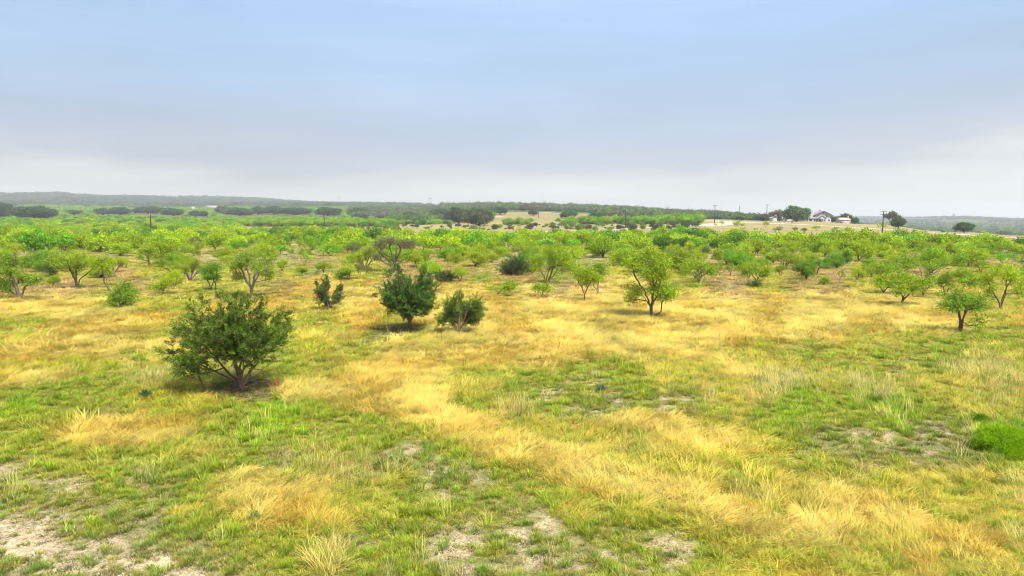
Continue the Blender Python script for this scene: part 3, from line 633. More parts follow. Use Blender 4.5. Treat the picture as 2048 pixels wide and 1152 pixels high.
# spots read off the photograph: zoomed sheet origin, then (base x, base y, top y, left, right, tone)
SHEETS = {
 0: [(1195,775,570,1110,1290,'m'),(1270,720,560,1200,1420,'d'),(1440,800,640,1380,1540,'m'),(1520,715,600,1400,1590,'m'),(1400,940,790,1330,1480,'l'),(1010,790,690,960,1060,'l'),(410,860,660,330,520,'d'),(430,920,830,420,530,'l'),
     (180,800,660,80,240,'m'),(235,650,530,150,310,'b'),(90,650,520,0,150,'m'),(350,620,540,300,380,'b'),(520,650,540,450,600,'m'),(690,610,510,590,770,'g'),(965,690,560,850,1060,'m'),(1135,600,520,1080,1200,'m'),(380,540,450,300,430,'l'),
     (580,520,440,500,640,'m'),(840,500,420,780,880,'m'),(920,500,400,880,980,'l'),(1025,520,450,1000,1060,'m'),(1350,500,430,1310,1380,'m'),(1410,510,460,1380,1440,'l'),(1570,640,520,1510,1620,'b'),(1620,530,450,1540,1680,'m'),(1745,550,440,1670,1790,'l'),
     (1720,640,560,1670,1770,'b'),(1840,560,480,1790,1890,'m'),(1940,520,440,1880,1990,'l'),(1995,640,550,1950,2040,'b'),(1690,960,720,1600,1780,'g'),(1540,830,720,1490,1590,'b'),(100,450,360,30,300,'g'),(280,440,390,220,340,'l'),(420,430,390,350,470,'l'),(560,430,380,500,620,'m'),
     (730,470,420,680,790,'l'),(1100,480,420,1050,1160,'m'),(700,440,370,640,780,'l'),(30,700,600,-60,90,'m'),(60,560,470,0,120,'l'),(640,440,380,590,700,'m'),(1200,450,380,1150,1260,'l'),(1440,440,410,1400,1480,'d'),(1040,420,370,990,1100,'l')],
 512: [(45,665,520,-10,120,'m'),(285,695,600,240,320,'m'),(455,640,490,390,520,'d'),(590,690,580,490,700,'g'),(780,690,560,670,830,'b'),(210,810,690,150,280,'m'),(370,830,750,300,400,'l'),(540,830,710,470,610,'m'),(830,860,700,750,870,'b'),(900,840,760,860,950,'b'),
     (1020,895,740,970,1060,'l'),(1560,730,590,1420,1620,'g'),(1440,620,470,1340,1530,'m'),(1640,560,460,1570,1670,'g'),(1830,650,520,1780,1960,'l'),(1630,900,760,1560,1720,'l'),(1390,860,680,1280,1500,'l'),(1890,740,640,1820,1960,'m'),(400,740,640,380,480,'l'),(700,770,690,650,740,'m'),
     (180,630,460,100,240,'m'),(350,620,470,310,400,'l'),(740,550,460,680,800,'d'),(860,570,450,780,960,'g'),(1150,600,470,1080,1290,'m'),(1290,800,620,1230,1380,'l'),(2020,605,490,1960,2060,'m'),(1380,700,600,1340,1440,'l'),(1560,560,480,1530,1600,'l'),(1720,640,500,1680,1780,'m'),
     (30,560,460,-20,90,'m'),(250,560,470,220,300,'l'),(1000,620,520,940,1060,'l'),(1060,560,480,1010,1110,'l'),(640,560,490,600,690,'l'),(600,600,540,560,640,'l'),(1240,560,480,1210,1290,'m')],
 1024: [(725,700,500,580,860,'l'),(1215,655,540,1140,1280,'m'),(1275,655,540,1240,1340,'m'),(1420,680,540,1370,1470,'l'),(1540,710,600,1490,1590,'b'),(1650,660,520,1600,1740,'m'),(1730,680,560,1680,1780,'b'),(1840,700,550,1740,1930,'l'),(2030,720,600,1960,2100,'m'),
     (1640,840,700,1580,1700,'m'),(1745,850,720,1700,1800,'m'),(1890,870,730,1810,1940,'m'),(60,660,500,0,120,'l'),(240,650,480,190,330,'m'),(890,505,460,850,920,'b'),(1340,475,440,1310,1370,'b'),(1630,455,420,1605,1655,'l'),(1680,440,400,1650,1710,'m'),(1800,450,395,1765,1840,'m'),
     (1850,450,410,1830,1900,'l'),(2030,460,400,2000,2060,'l'),(1450,960,880,1390,1490,'l'),(320,440,410,290,350,'m'),(60,465,430,40,85,'m'),(400,840,760,370,440,'b'),(1850,560,460,1700,1960,'g'),(600,560,460,530,660,'d'),(420,620,470,350,510,'m'),(930,640,550,850,1000,'l'),
     (1100,620,500,1030,1160,'m'),(1280,600,480,1200,1350,'g'),(980,580,470,920,1040,'g'),(1400,590,510,1350,1460,'m'),(1560,610,510,1500,1620,'m'),(700,600,480,640,760,'m'),(150,560,470,100,210,'l')],
 1536: [(305,885,700,210,375,'g'),(105,855,750,40,150,'m'),(575,880,770,550,620,'m'),(715,890,760,650,800,'l'),(475,735,570,390,530,'l'),(630,750,600,550,690,'m'),(815,780,700,740,860,'g'),(800,690,540,690,910,'l'),(955,695,570,910,1020,'l'),(1065,730,590,1030,1130,'l'),
     (150,700,570,70,220,'m'),(260,710,580,210,330,'m'),(10,720,590,-60,60,'m'),(60,500,475,35,80,'m'),(85,490,440,60,130,'b'),(215,490,450,190,245,'b'),(290,500,460,260,320,'b'),(385,485,435,350,425,'m'),(540,540,440,480,600,'g'),(635,510,450,600,680,'m'),(910,500,400,850,940,'l'),
     (1100,530,470,1050,1130,'l'),(925,985,840,780,990,'m'),(1175,500,470,1150,1200,'b'),(1320,720,570,1240,1400,'m'),(1450,690,560,1360,1540,'l'),(1600,700,560,1500,1700,'g'),(1740,720,600,1660,1830,'g'),(1880,760,620,1780,1990,'g'),(2030,720,580,1940,2110,'g'),(1640,620,540,1560,1720,'m'),
     (1700,820,700,1620,1760,'m'),(1560,880,780,1440,1650,'m'),(2040,980,850,1980,2110,'l'),(450,915,830,410,490,'l'),(620,600,540,560,680,'m'),(760,600,520,700,840,'m'),(940,560,500,880,1010,'g'),(1760,600,545,1730,1790,'l'),(1960,640,560,1900,2030,'g'),(1420,1010,800,1330,1500,'m'),(340,560,510,300,370,'b'),(200,560,505,130,250,'b'),(30,560,510,0,65,'d')]}
TONES = {'m': MG, 'l': LIME, 'd': DEEP, 'g': (.20, .40, .010), 'b': BROWNISH}
spots = []
for ox, rows in SHEETS.items():
    for bx_, by_, ty_, l_, r_, tone in rows:
        X, Y, Z = at(ox + bx_ / 4, 340 + by_ / 4); k = Y * CP / F
        spots.append([X, Y, Z, (by_ - ty_) / 4 * k * 1.05, (r_ - l_) / 4 * k * 1.08, tone])
occ = [(s[0], s[1]) for s in spots] + [(h[0], h[1]) for h in hero_spots]
# the belt between the marked trees: photo-space outline of where mesquites grow, and how thickly
ROADX = [-160, 130, 400, 560, 960, 1140, 1270, 1400, 1490]; ROADY = [455, 461, 466, 468, 465.5, 462, 457, 450, 444.5]
def belt_density(px, py):
    if py > 572 or (py > 545 and 400 < px < 1300): return 0
    if 1165 < px < 1245 and 512 < py < 562: return 0.0
    if 1640 < px < 1760 and 518 < py < 545: return .1
    lo = 480
    if px < 480: lo = 449
    elif px < 650: lo = 471
    if 1100 < px < 1500: lo = 484
    if px >= 1500: lo = 489 + max(0, px - 1600) * .03
    ry = np.interp(px, ROADX, ROADY)
    if px < 700 and ry - 2 < py < ry + 11: return .10
    if px < 700 and ry < py < ry + 24: return .35
    if px < 480 and py < ry: return .8
    if py < lo: return 0
    if py > 556: return .10 if (px < 700 or px > 1540) else .04
    if py > 535: return .25
    if py > 515: return .5
    if py > 495: return .9
    return 1.0
n_total = 300 - len(heroes)
cand = []
rr_ = np.random.default_rng(5); tries = 0
while tries < 90000:
    tries += 1
    Y = math.sqrt(rr_.uniform(50 ** 2, 620 ** 2)); X = rr_.uniform(-1, 1) * Y * .80
    Z = float(terrain(X, Y)); px, py = project(X, Y, Z); px = float(px); py = float(py)
    if px < -45 or px > 2095: continue
    if fbm(X / 13, Y / 13, 2) < (.44 if px < 650 else .35): continue
    if rr_.random() > belt_density(px, py): continue
    md = (4.1 if py > 500 else 4.3) * (1 if px < 650 else .84)
    if any(abs(X - a) < md and abs(Y - b_) < md * 1.25 for a, b_ in occ): continue
    occ.append((X, Y))
    q = rr_.random() * (1 if Y > 120 else .86); tone = 'm' if q < .42 else 'l' if q < .72 else 'g' if q < .86 else 'b' if q < .95 else 'd'
    W_ = rr_.uniform(2.3, 5.2); cand.append([X, Y, Z, min(W_ * rr_.uniform(.52, .78), 3.7), W_, tone])
cand.sort(key=lambda s: s[1])
room = n_total - len(spots)
indiv = spots + cand[:room]; mass_list = cand[room:]
print('mesquites: marked', len(spots), 'filled', len(cand), 'as mass', len(mass_list))

SIZE = lambda h: 'knee-high' if h < 1.3 else 'small' if h < 2.4 else 'middling' if h < 3.6 else 'tall'
TONE_W = {'m': 'bright green', 'l': 'yellow-green', 'd': 'deep green', 'g': 'rich green', 'b': 'half-bare brownish'}
ORD = ['nearest', 'second', 'third', 'fourth', 'fifth', 'sixth', 'seventh', 'eighth', 'ninth', 'tenth', 'eleventh', 'twelfth', 'thirteenth', 'fourteenth', 'fifteenth', 'sixteenth', 'seventeenth', 'eighteenth', 'nineteenth', 'twentieth']
landmarks += [(303, 470, 'the utility pole among the mesquites'), (649, 466, 'the utility pole by the tan field'), (960, 461, 'the utility pole under the big spreading oak'),
              (1251, 455, 'the utility pole beside the gravel road'), (1429, 445, 'the crossarmed pole at the dirt turnout'), (1645, 442, 'the white farmhouse'), (1765, 465, 'the crossarmed pole below the farmhouse'),
              (1836, 488, 'the dark rounded evergreen bush'), (1690, 528, 'the dark conical bush'), (2048, 520, 'the picture edge'), (0, 500, 'the end of the road')]
used_labels = {}
info = []
for s in indiv:
    px, py = project(s[0], s[1], s[2]); px = float(px); py = float(py)
    shape = 'spreading' if s[4] > s[3] * 1.5 else 'upright' if s[4] < s[3] * 1.05 else 'rounded'
    best = min(landmarks, key=lambda l: math.hypot((px - l[0]) * .6, (py - l[1]) * 1.6))
    rel = 'behind' if py < best[1] - 3 and abs(px - best[0]) < 60 else 'in front of' if py > best[1] + 3 and abs(px - best[0]) < 60 else ('left of' if px < best[0] else 'right of')
    key = (SIZE(s[3]), TONE_W[s[5]], shape, rel, best[2])
    info.append((key, math.hypot(px - best[0], py - best[1]), s))
from collections import defaultdict
byk = defaultdict(list)
for key, d_, s in info: byk[key].append((d_, s))
for key, L_ in byk.items():
    L_.sort(key=lambda t_: t_[0])
    for q, (d_, s) in enumerate(L_):
        sz, tw, shp, rel, lm = key
        rank = '' if len(L_) == 1 else (' nearest to' if q == 0 else '')
        s.append(f"{sz} {tw} {shp} mesquite {rel} {lm}" if len(L_) == 1 else f"{ORD[q]} {sz} {tw} {shp} mesquite {rel} {lm}")
rr_ = np.random.default_rng(21)
for s in indiv:
    X, Y, Z, H, W_, tone, label = s
    lod = 0 if Y < 85 else 1 if Y < 190 else 2
    if tone == 'b' and rr_.random() < .75: mesh, h0, w0, low = BARE[0 if Y < 85 else 1]
    else:
        pool = KIND[lod]; ok = sorted(pool, key=lambda kq: abs(kq[1] / kq[2] - H / W_) + rr_.random() * .6)
        mesh, h0, w0, low = ok[0]
    c = np.array(TONES[tone]) * (.85 + .3 * rr_.random()) * np.array([1 + .25 * (rr_.random() - .5), 1, 1])
    sx = W_ / (w0 * 1.12); sz_ = H / (h0 * 1.05)
    t_ = place('mesquite_tree', mesh, (X, Y, Z), label, 'mesquite tree', 'mesquite trees scattered over the pasture', c, (sx * rr_.uniform(.82, 1.2), sx * rr_.uniform(.82, 1.2), sz_ * rr_.uniform(.88, 1.1)), rr_.uniform(0, 6.28))
    t_.rotation_euler.x = rr_.normal() * .07; t_.rotation_euler.y = rr_.normal() * .07

# ------------------------------------------------------------------ instanced masses (grass, far scrub): points + prototypes
def inst_mass(name, protos, pts, rot, scl, col, kindi, label, cat):
    me_ = bpy.data.meshes.new(name + '_points'); n = len(pts)
    me_.vertices.add(n); me_.vertices.foreach_set('co', np.asarray(pts, np.float32).ravel())
    for nm, ty, arr, key in (('irot', 'FLOAT_VECTOR', rot, 'vector'), ('iscl', 'FLOAT_VECTOR', scl, 'vector'), ('icol', 'FLOAT_VECTOR', col, 'vector'), ('ikind', 'INT', kindi, 'value')):
        a = me_.attributes.new(nm, ty, 'POINT'); a.data.foreach_set(key, np.asarray(arr, np.int32 if ty == 'INT' else np.float32).ravel())
    o = link(name, me_)
    ng = bpy.data.node_groups.new(name, 'GeometryNodeTree')
    ng.interface.new_socket('Geometry', in_out='INPUT', socket_type='NodeSocketGeometry'); ng.interface.new_socket('Geometry', in_out='OUTPUT', socket_type='NodeSocketGeometry')
    N = ng.nodes.new; L = ng.links.new
    gi = N('NodeGroupInput'); go = N('NodeGroupOutput'); jn = N('GeometryNodeJoinGeometry')
    def attr(nm, ty):
        a = N('GeometryNodeInputNamedAttribute'); a.data_type = ty; a.inputs[0].default_value = nm
        return next(s_ for s_ in a.outputs if s_.enabled and s_.name == 'Attribute')
    ar = attr('irot', 'FLOAT_VECTOR'); as_ = attr('iscl', 'FLOAT_VECTOR'); ak = attr('ikind', 'INT')
    for q, pm in enumerate(protos):
        po = bpy.data.objects.new(name + '_plant', pm)
        oi = N('GeometryNodeObjectInfo'); oi.inputs['Object'].default_value = po; oi.inputs['As Instance'].default_value = True
        cp = N('FunctionNodeCompare'); cp.data_type = 'INT'; cp.operation = 'EQUAL'; L(ak, cp.inputs[2]); cp.inputs[3].default_value = q
        ip = N('GeometryNodeInstanceOnPoints'); L(gi.outputs[0], ip.inputs['Points']); L(cp.outputs[0], ip.inputs['Selection']); L(oi.outputs['Geometry'], ip.inputs['Instance'])
        e2r = N('FunctionNodeEulerToRotation'); L(ar, e2r.inputs[0]); L(e2r.outputs[0], ip.inputs['Rotation']); L(as_, ip.inputs['Scale'])
        L(ip.outputs[0], jn.inputs[0])
    L(jn.outputs[0], go.inputs[0])
    md = o.modifiers.new('scatter', 'NODES'); md.node_group = ng
    return tag(o, label, cat, kind='stuff')

def whole_tree(seed, H, W, dense, lod_leaf, n_lobes=7, per=24, spacing=1.0, low=False, bark_tint=(.09, .07, .055)):
    """single mesh tree for far masses: crown with trunk; instance colour multiplies the leaf tint"""
    rng = np.random.default_rng(seed); B = []
    for q in range(n_lobes):
        a = q * 2.4 + rng.random(); r = W / 2 * math.sqrt((q + .3) / n_lobes) * .75; rz = H * (.20 + .08 * rng.random()); rx = W * (.18 + .07 * rng.random())
        B.append((r * cos(a), r * sin(a), H * (1 - .32 * (2 * r / W) ** 2 - .1 * rng.random()) - rz, rx, rx, rz))
        if low: B.append((r * cos(a), r * sin(a), H * .3, rx, rx, H * .25))
    cl = lobe_clusters(B, spacing, rng)
    n = len(cl); m = per
    P = np.repeat(cl, m, 0) + rng.normal(size=(n * m, 3)) * spacing * .42 * np.array([1, 1, .7])
    D = unit(rng.normal(size=(n * m, 3)) + np.array([0, 0, -.1]))
    V, Fq = blades_quads(P, D, lod_leaf * .55, lod_leaf * (.6 + .8 * rng.random(n * m)), rng)
    tb = np.repeat(.7 + .5 * rng.random(n), m)[:, None] * (.75 + .5 * rng.random((n * m, 1))) * np.ones(3)
    tint = np.repeat(tb, 4, 0)
    st = [(np.array([[0, 0, -.3], [.1, 0, H * .25], [W * .12 * cos(q * 2.1), W * .12 * sin(q * 2.1), H * .6]]), np.array([.05, .04, .015]) * H * .7) for q in range(3)]
    TV, TF = tubes(st, 4)
    return V, Fq, tint, TV, TF
def whole_mesh(name, *a, **k):
    V, Fq, tint, TV, TF = whole_tree(*a, **k)
    me_ = mesh_np(name, np.concatenate([V, TV]), [np.concatenate([Fq, TF + len(V)])], M_LEAFI, np.concatenate([tint, np.ones((len(TV), 3))]))
    me_.materials.append(M_BARK)
    mi = np.zeros(len(Fq) + len(TF), np.int32); mi[len(Fq):] = 1; me_.polygons.foreach_set('material_index', mi)
    return me_

# ------------------------------------------------------------------ live oaks and other dark trees, each its own
def oak_mesh(seed, H, W, spacing=1.0, per=34, leaf=(.60, .36), high=.0, airy=False):
    rng = np.random.default_rng(seed); B = []; nl = 11
    for q in range(nl):
        a = q * 2.4 + rng.random(); r = W / 2 * math.sqrt((q + .3) / nl) * .80; rz = H * (.20 + .07 * rng.random()); rx = W * (.15 + .05 * rng.random())
        if airy: rz *= .6; rx *= .85
        elif q % 2 == 0: B.append((r * 1.0 * cos(a + .6), r * 1.0 * sin(a + .6), H * (.36 + .08 * rng.random()), rx * 1.1, rx * 1.1, H * .24))
        B.append((r * cos(a), r * sin(a), H * (1 - .40 * (2 * r / W) ** 2 - .08 * rng.random()) - rz, rx, rx, rz))
    st = [[(0, 0, -.2), (.1, 0, H * .2), (W * .16 * cos(a), W * .16 * sin(a), H * .45)] for a in (0.3, 2.4, 4.4)]
    return mesquite(seed, B, st, spacing=spacing, per=per, leaf=leaf, puff=spacing * .62, r_tip=.035, twigs=0, sides=5, droop=-.05)
OAK = [(oak_mesh(201, 8, 13), 8, 13), (oak_mesh(202, 8, 10), 8, 10), (oak_mesh(203, 9, 12), 9, 12), (oak_mesh(204, 8, 12, airy=True, spacing=1.1, per=22), 8, 12)]
OG = (.065, .11, .025)
oaks = [  # base x, base y, top y, left, right, proto, colour, label
 (70, 438, 411, 33, 108, 0, (.045, .085, .022), 'broad dark live oak standing above the bright scrub near the valley edge'),
 (4, 436, 402, -30, 22, 2, (.045, .09, .02), 'dark live oak cut off by the picture edge under the blue hills'),
 (18, 410, 400, 0, 36, 1, (.05, .10, .04), 'small bluish oak just behind the oak at the picture edge'),
 (148, 430, 419, 136, 163, 1, OG, 'small round dark oak between two broad dark oaks'),
 (206, 430, 415, 191, 220, 1, (.04, .10, .022), 'first of two paired round oaks past the small round one'),
 (240, 430, 413, 222, 259, 0, (.042, .10, .022), 'second of the paired round oaks, slightly larger and denser'),
 (300, 428, 412, 268, 325, 0, (.045, .085, .025), 'long dark oak right behind the utility pole among the mesquites'),
 (348, 432, 415, 326, 366, 2, (.045, .12, .025), 'green rounded oak touching the long dark oak'),
 (268, 412, 407, 258, 277, 1, (.05, .09, .04), 'tiny far oak peeping over the paired round oaks'),
 (392, 434, 420, 378, 402, 1, (.045, .11, .025), 'small oak with dark lower half where the scrub opens'),
 (407, 434, 421, 399, 416, 1, (.035, .09, .022), 'darker twin at the side of the small oak with dark lower half'),
 (446, 427, 411, 432, 460, 0, (.07, .12, .05), 'bluish oak below the distant white roofs'),
 (480, 432, 414, 455, 506, 2, (.075, .12, .05), 'large pale grey-green oak beyond the scrub'),
 (516, 430, 412, 505, 533, 1, (.05, .10, .03), 'round oak at the start of the dark oak row'),
 (548, 429, 411, 530, 566, 0, (.045, .09, .03), 'dark oak second in the row above the lime thicket'),
 (586, 430, 414, 562, 620, 0, (.045, .085, .03), 'wide low dark oak in the middle of the row above the lime thicket'),
 (655, 432, 413, 634, 682, 2, (.05, .095, .03), 'oak crown seen directly behind the utility pole by the tan field'),
 (718, 434, 415, 700, 740, 0, (.045, .09, .03), 'dark domed oak above the end of the lime thicket'),
 (757, 436, 424, 744, 770, 1, (.06, .10, .035), 'small grey oak beside the dark domed oak'),
 (818, 439, 422, 804, 832, 1, (.045, .095, .03), 'rounded oak behind the lone round bush'),
 (879, 438, 416, 860, 902, 0, (.06, .10, .045), 'spreading grey-green oak at the foot of the wooded hill'),
 (916, 446, 413, 893, 944, 2, (.06, .10, .040), 'tall bulky oak crowding the big spreading oak'),
 (959, 452, 415, 931, 984, 0, (.085, .105, .035), 'big spreading oak with a tall dark trunk on the tan field'),
 (1000, 429, 412, 986, 1014, 1, (.045, .08, .035), 'dark oak on the bare slope above the orange earth'),
 (1066, 431, 419, 1056, 1075, 1, (.055, .085, .03), 'lone small oak on the open tan slope'),
 (1138, 437, 420, 1121, 1154, 0, (.05, .12, .03), 'first domed green oak on the tan slope, wider one'),
 (1191, 441, 423, 1177, 1206, 1, (.045, .115, .028), 'second domed green oak on the tan slope, rounder one'),
 (1047, 422, 412, 1038, 1056, 1, (.07, .10, .05), 'pale small oak against the wooded hill'),
 (1148, 420, 410, 1138, 1166, 1, (.07, .10, .05), 'grey oak at the wood edge above the first domed oak'),
 (1242, 432, 419, 1230, 1252, 1, (.06, .12, .045), 'green oak at the wood edge behind the roadside pole'),
 (1280, 434, 421, 1258, 1296, 0, (.05, .10, .035), 'dark low oak at the wood edge past the roadside pole'),
 (1378, 437, 428, 1362, 1392, 1, (.05, .10, .03), 'low dark shrubby oak near the thin pole'),
 (1477, 441, 432, 1468, 1484, 1, (.045, .07, .025), 'small dark oak at the base of the thin tall pole'),
 (1524, 442, 427, 1508, 1545, 1, (.085, .10, .04), 'brownish oak beside the crossarmed pole by the sheds'),
 (1556, 442, 419, 1536, 1572, 3, (.13, .11, .07), 'half-bare brown tree between the white shed and the barn'),
 (1592, 443, 410, 1568, 1618, 2, (.085, .15, .045), 'large leafy green tree shading the white farmhouse'),
 (1661, 443, 429, 1652, 1672, 1, (.05, .09, .03), 'dark round tree at the end wall of the farmhouse'),
 (1688, 442, 420, 1668, 1706, 3, (.075, .085, .03), 'sparse dark tree leaning over the small pinkish shed'),
 (1706, 445, 430, 1698, 1716, 1, (.055, .10, .035), 'rounded tree just past the small pinkish shed'),
 (1783, 452, 419, 1763, 1800, 3, (.075, .085, .04), 'tall airy dark tree beside the crossarmed pole'),
 (1796, 457, 431, 1782, 1812, 1, (.055, .10, .022), 'dense green tree in front of the tall airy one'),
 (1928, 465, 441, 1910, 1946, 1, (.06, .115, .018), 'lone rounded tree on the far side of the track'),
]
for q, (bx_, by_, ty_, l_, r_, pi_, col_, lab) in enumerate(oaks):
    X, Y, Z = at(bx_, by_)
    if bx_ > 1470 and Y > 505: Y = 492.; X = (bx_ - 1024) / F * Y; Z = float(terrain(X, Y))
    k = Y / F; ms, H0, W0 = OAK[pi_]
    sx = (r_ - l_) * k * 1.05 / W0; sz_ = (by_ - ty_) * k / (H0 * 1.02)
    xc = ((l_ + r_) / 2 - bx_) * k
    if bx_ > 1640: sx *= .85; sz_ *= .92
    place('oak_tree', ms, (X + xc * .5, Y, Z), lab, 'tree', 'live oaks and field trees beyond the mesquites', np.array(col_) * 1.35, (sx, sx, sz_), q * 1.3)

# ------------------------------------------------------------------ poles, towers
M_WOOD = plain('weathered_pole', (.045, .036, .03), .9, .2, 2); M_WOODP = plain('pale_pole', (.30, .29, .27), .8, .1, 2)
def cyl(p0, p1, r0, r1, sides=8):
    return tubes([(np.array([p0, p1], float), np.array([r0, r1]))], sides)
def box(cx, cy, cz, sx, sy, sz):
    v = np.array([[x, y, z] for x in (-.5, .5) for y in (-.5, .5) for z in (-.5, .5)]) * [sx, sy, sz] + [cx, cy, cz]
    f = np.array([[0, 1, 3, 2], [4, 6, 7, 5], [0, 4, 5, 1], [2, 3, 7, 6], [0, 2, 6, 4], [1, 5, 7, 3]])
    return v, f
def join(parts):
    V = []; Fs = []; b_ = 0
    for v, f in parts: V.append(v); Fs.append(np.asarray(f) + b_); b_ += len(v)
    return np.concatenate(V), np.concatenate(Fs)
def pole(px, pyb, pyt, label, arm=0, thick=.16, mat=None):
    X, Y, Z = at(px, pyb); k = Y / F; H = (pyb - pyt) * k; mat = mat or M_WOOD
    r = link('utility_pole', None, None, (X, Y, Z)); tag(r, label, 'utility pole', 'utility poles along the road')
    V, Fq = cyl((0, 0, -.5), (0, 0, H), thick, thick * .65); link('post', mesh_np('post', V, [Fq], mat, None, True), r)
    for q in range(arm):
        v, f = box(0, -.18, H * .96 - q * 1.1, 3.0, .12, .16); c = link('crossarm', mesh_np('crossarm', v, [f], mat), r); c.rotation_euler = (0, 0, .15)
        ins = join([cyl((xx, -.18, H * .96 - q * 1.1 + .08), (xx, -.18, H * .96 - q * 1.1 + .34), .06, .04, 6) for xx in (-1.35, -.7, .7, 1.35)])
        i_ = link('insulator', mesh_np('insulator', ins[0], [ins[1]], M_WOODP, None, True), c)
    if arm == 0:
        v, f = cyl((0, -.28, H * .88), (0, -.28, H * .88 + .8), .16, .16); link('transformer', mesh_np('transformer', v, [f], M_WOODP, None, True), r)
poles = [(303, 476, 425, 'dark utility pole rising out of the mesquites on the near side of the road', 0), (649, 467, 427, 'dark utility pole at the edge of the tan field', 1),
 (960, 462, 424, 'utility pole in front of the big spreading oak', 0), (1251, 456, 414, 'thick utility pole close beside the gravel road', 0), (1077, 436, 418, 'thin far pole on the tan slope near the lone small oak', 0),
 (1296, 438, 415, 'utility pole beyond the road, past the two domed oaks', 0), (1338, 437, 417, 'slender pole over the green hedge row', 0), (1377, 435, 415, 'thin pole above the low dark shrubby oak', 0),
 (1429, 446, 410, 'tall crossarmed utility pole at the dirt turnout', 1), (1478, 441, 413, 'tall plain pole between two crossarmed ones', 0), (1533, 443, 409, 'crossarmed utility pole close to the sheds', 1),
 (1584, 447, 412, 'slender pole in front of the large leafy farmhouse tree', 0), (1765, 466, 422, 'double-crossarmed utility pole below the farmhouse', 2),
 (1185, 433, 417, 'faint thin pole behind the second domed oak', 0), (1134, 424, 410, 'faint thin pole against the wooded hill', 0), (467, 406, 394, 'faint twin poles on the blue ridge', 1)]
for p in poles: pole(p[0], p[1], p[2], p[3], p[4], thick=.25 if p[1] > 440 else .30)
pole(135, 421, 403, 'pale grey pole above the small round dark oak', 1, .2, M_WOODP)
for px, yb, yt, lab in ((678, 407, 392, 'larger two-legged transmission tower on the skyline of the blue ridge'), (860, 404, 394, 'two-legged transmission tower above the wooded hill'), (1276, 419, 409, 'faint two-legged tower behind the end of the wooded hill'), (1335, 420, 413, 'faintest two-legged tower low over the woods')):
    X, Y, Z = at(px, yb); 
    if Y > 2600: Y = 2600.; X = (px - 1024) / F * Y; Z = float(terrain(X, Y))
    k = Y / F; H = CAMZ + (440 - yt) * k - Z; wd = 4.2 * k
    r = link('transmission_tower', None, None, (X, Y, Z)); tag(r, lab, 'transmission tower', 'two-legged towers on the skyline')
    for sx in (-.5, .5):
        V, Fq = cyl((sx * wd, 0, -2), (sx * wd, 0, H), .28 * k, .22 * k, 6); link('leg', mesh_np('leg', V, [Fq], M_WOOD), r)
    v, f = box(0, -.3, H * .84, wd * 1.7, .6, .35 * k); link('crossarm', mesh_np('crossarm', v, [f], M_WOOD), r)
# windmill-like water tower on the far hill
X = (1903 - 1024) / F * 2950; Y = 2950.; Z = float(terrain(X, Y)); k = Y / F
r = link('water_tower', None, None, (X, Y, Z)); H = CAMZ + (440 - 426.5) * k - Z; tag(r, 'tiny pale water tower on the far blue hill', 'water tower')
V, Fq = join([cyl((sx * 2.0, sy * 2.0, -1), (sx * 1.2, sy * 1.2, H * .72), .45, .4, 6) for sx in (-1, 1) for sy in (-1, 1)]); link('legs_frame', mesh_np('legs_frame', V, [Fq], M_WOODP), r)
V, Fq = tubes([(np.array([[0, 0, H * .70], [0, 0, H * .76], [0, 0, H * .92], [0, 0, H]]), np.array([1.2, 3.6, 3.6, .3]))], 12); link('tank', mesh_np('tank', V, [Fq], M_WOODP, None, True), r)

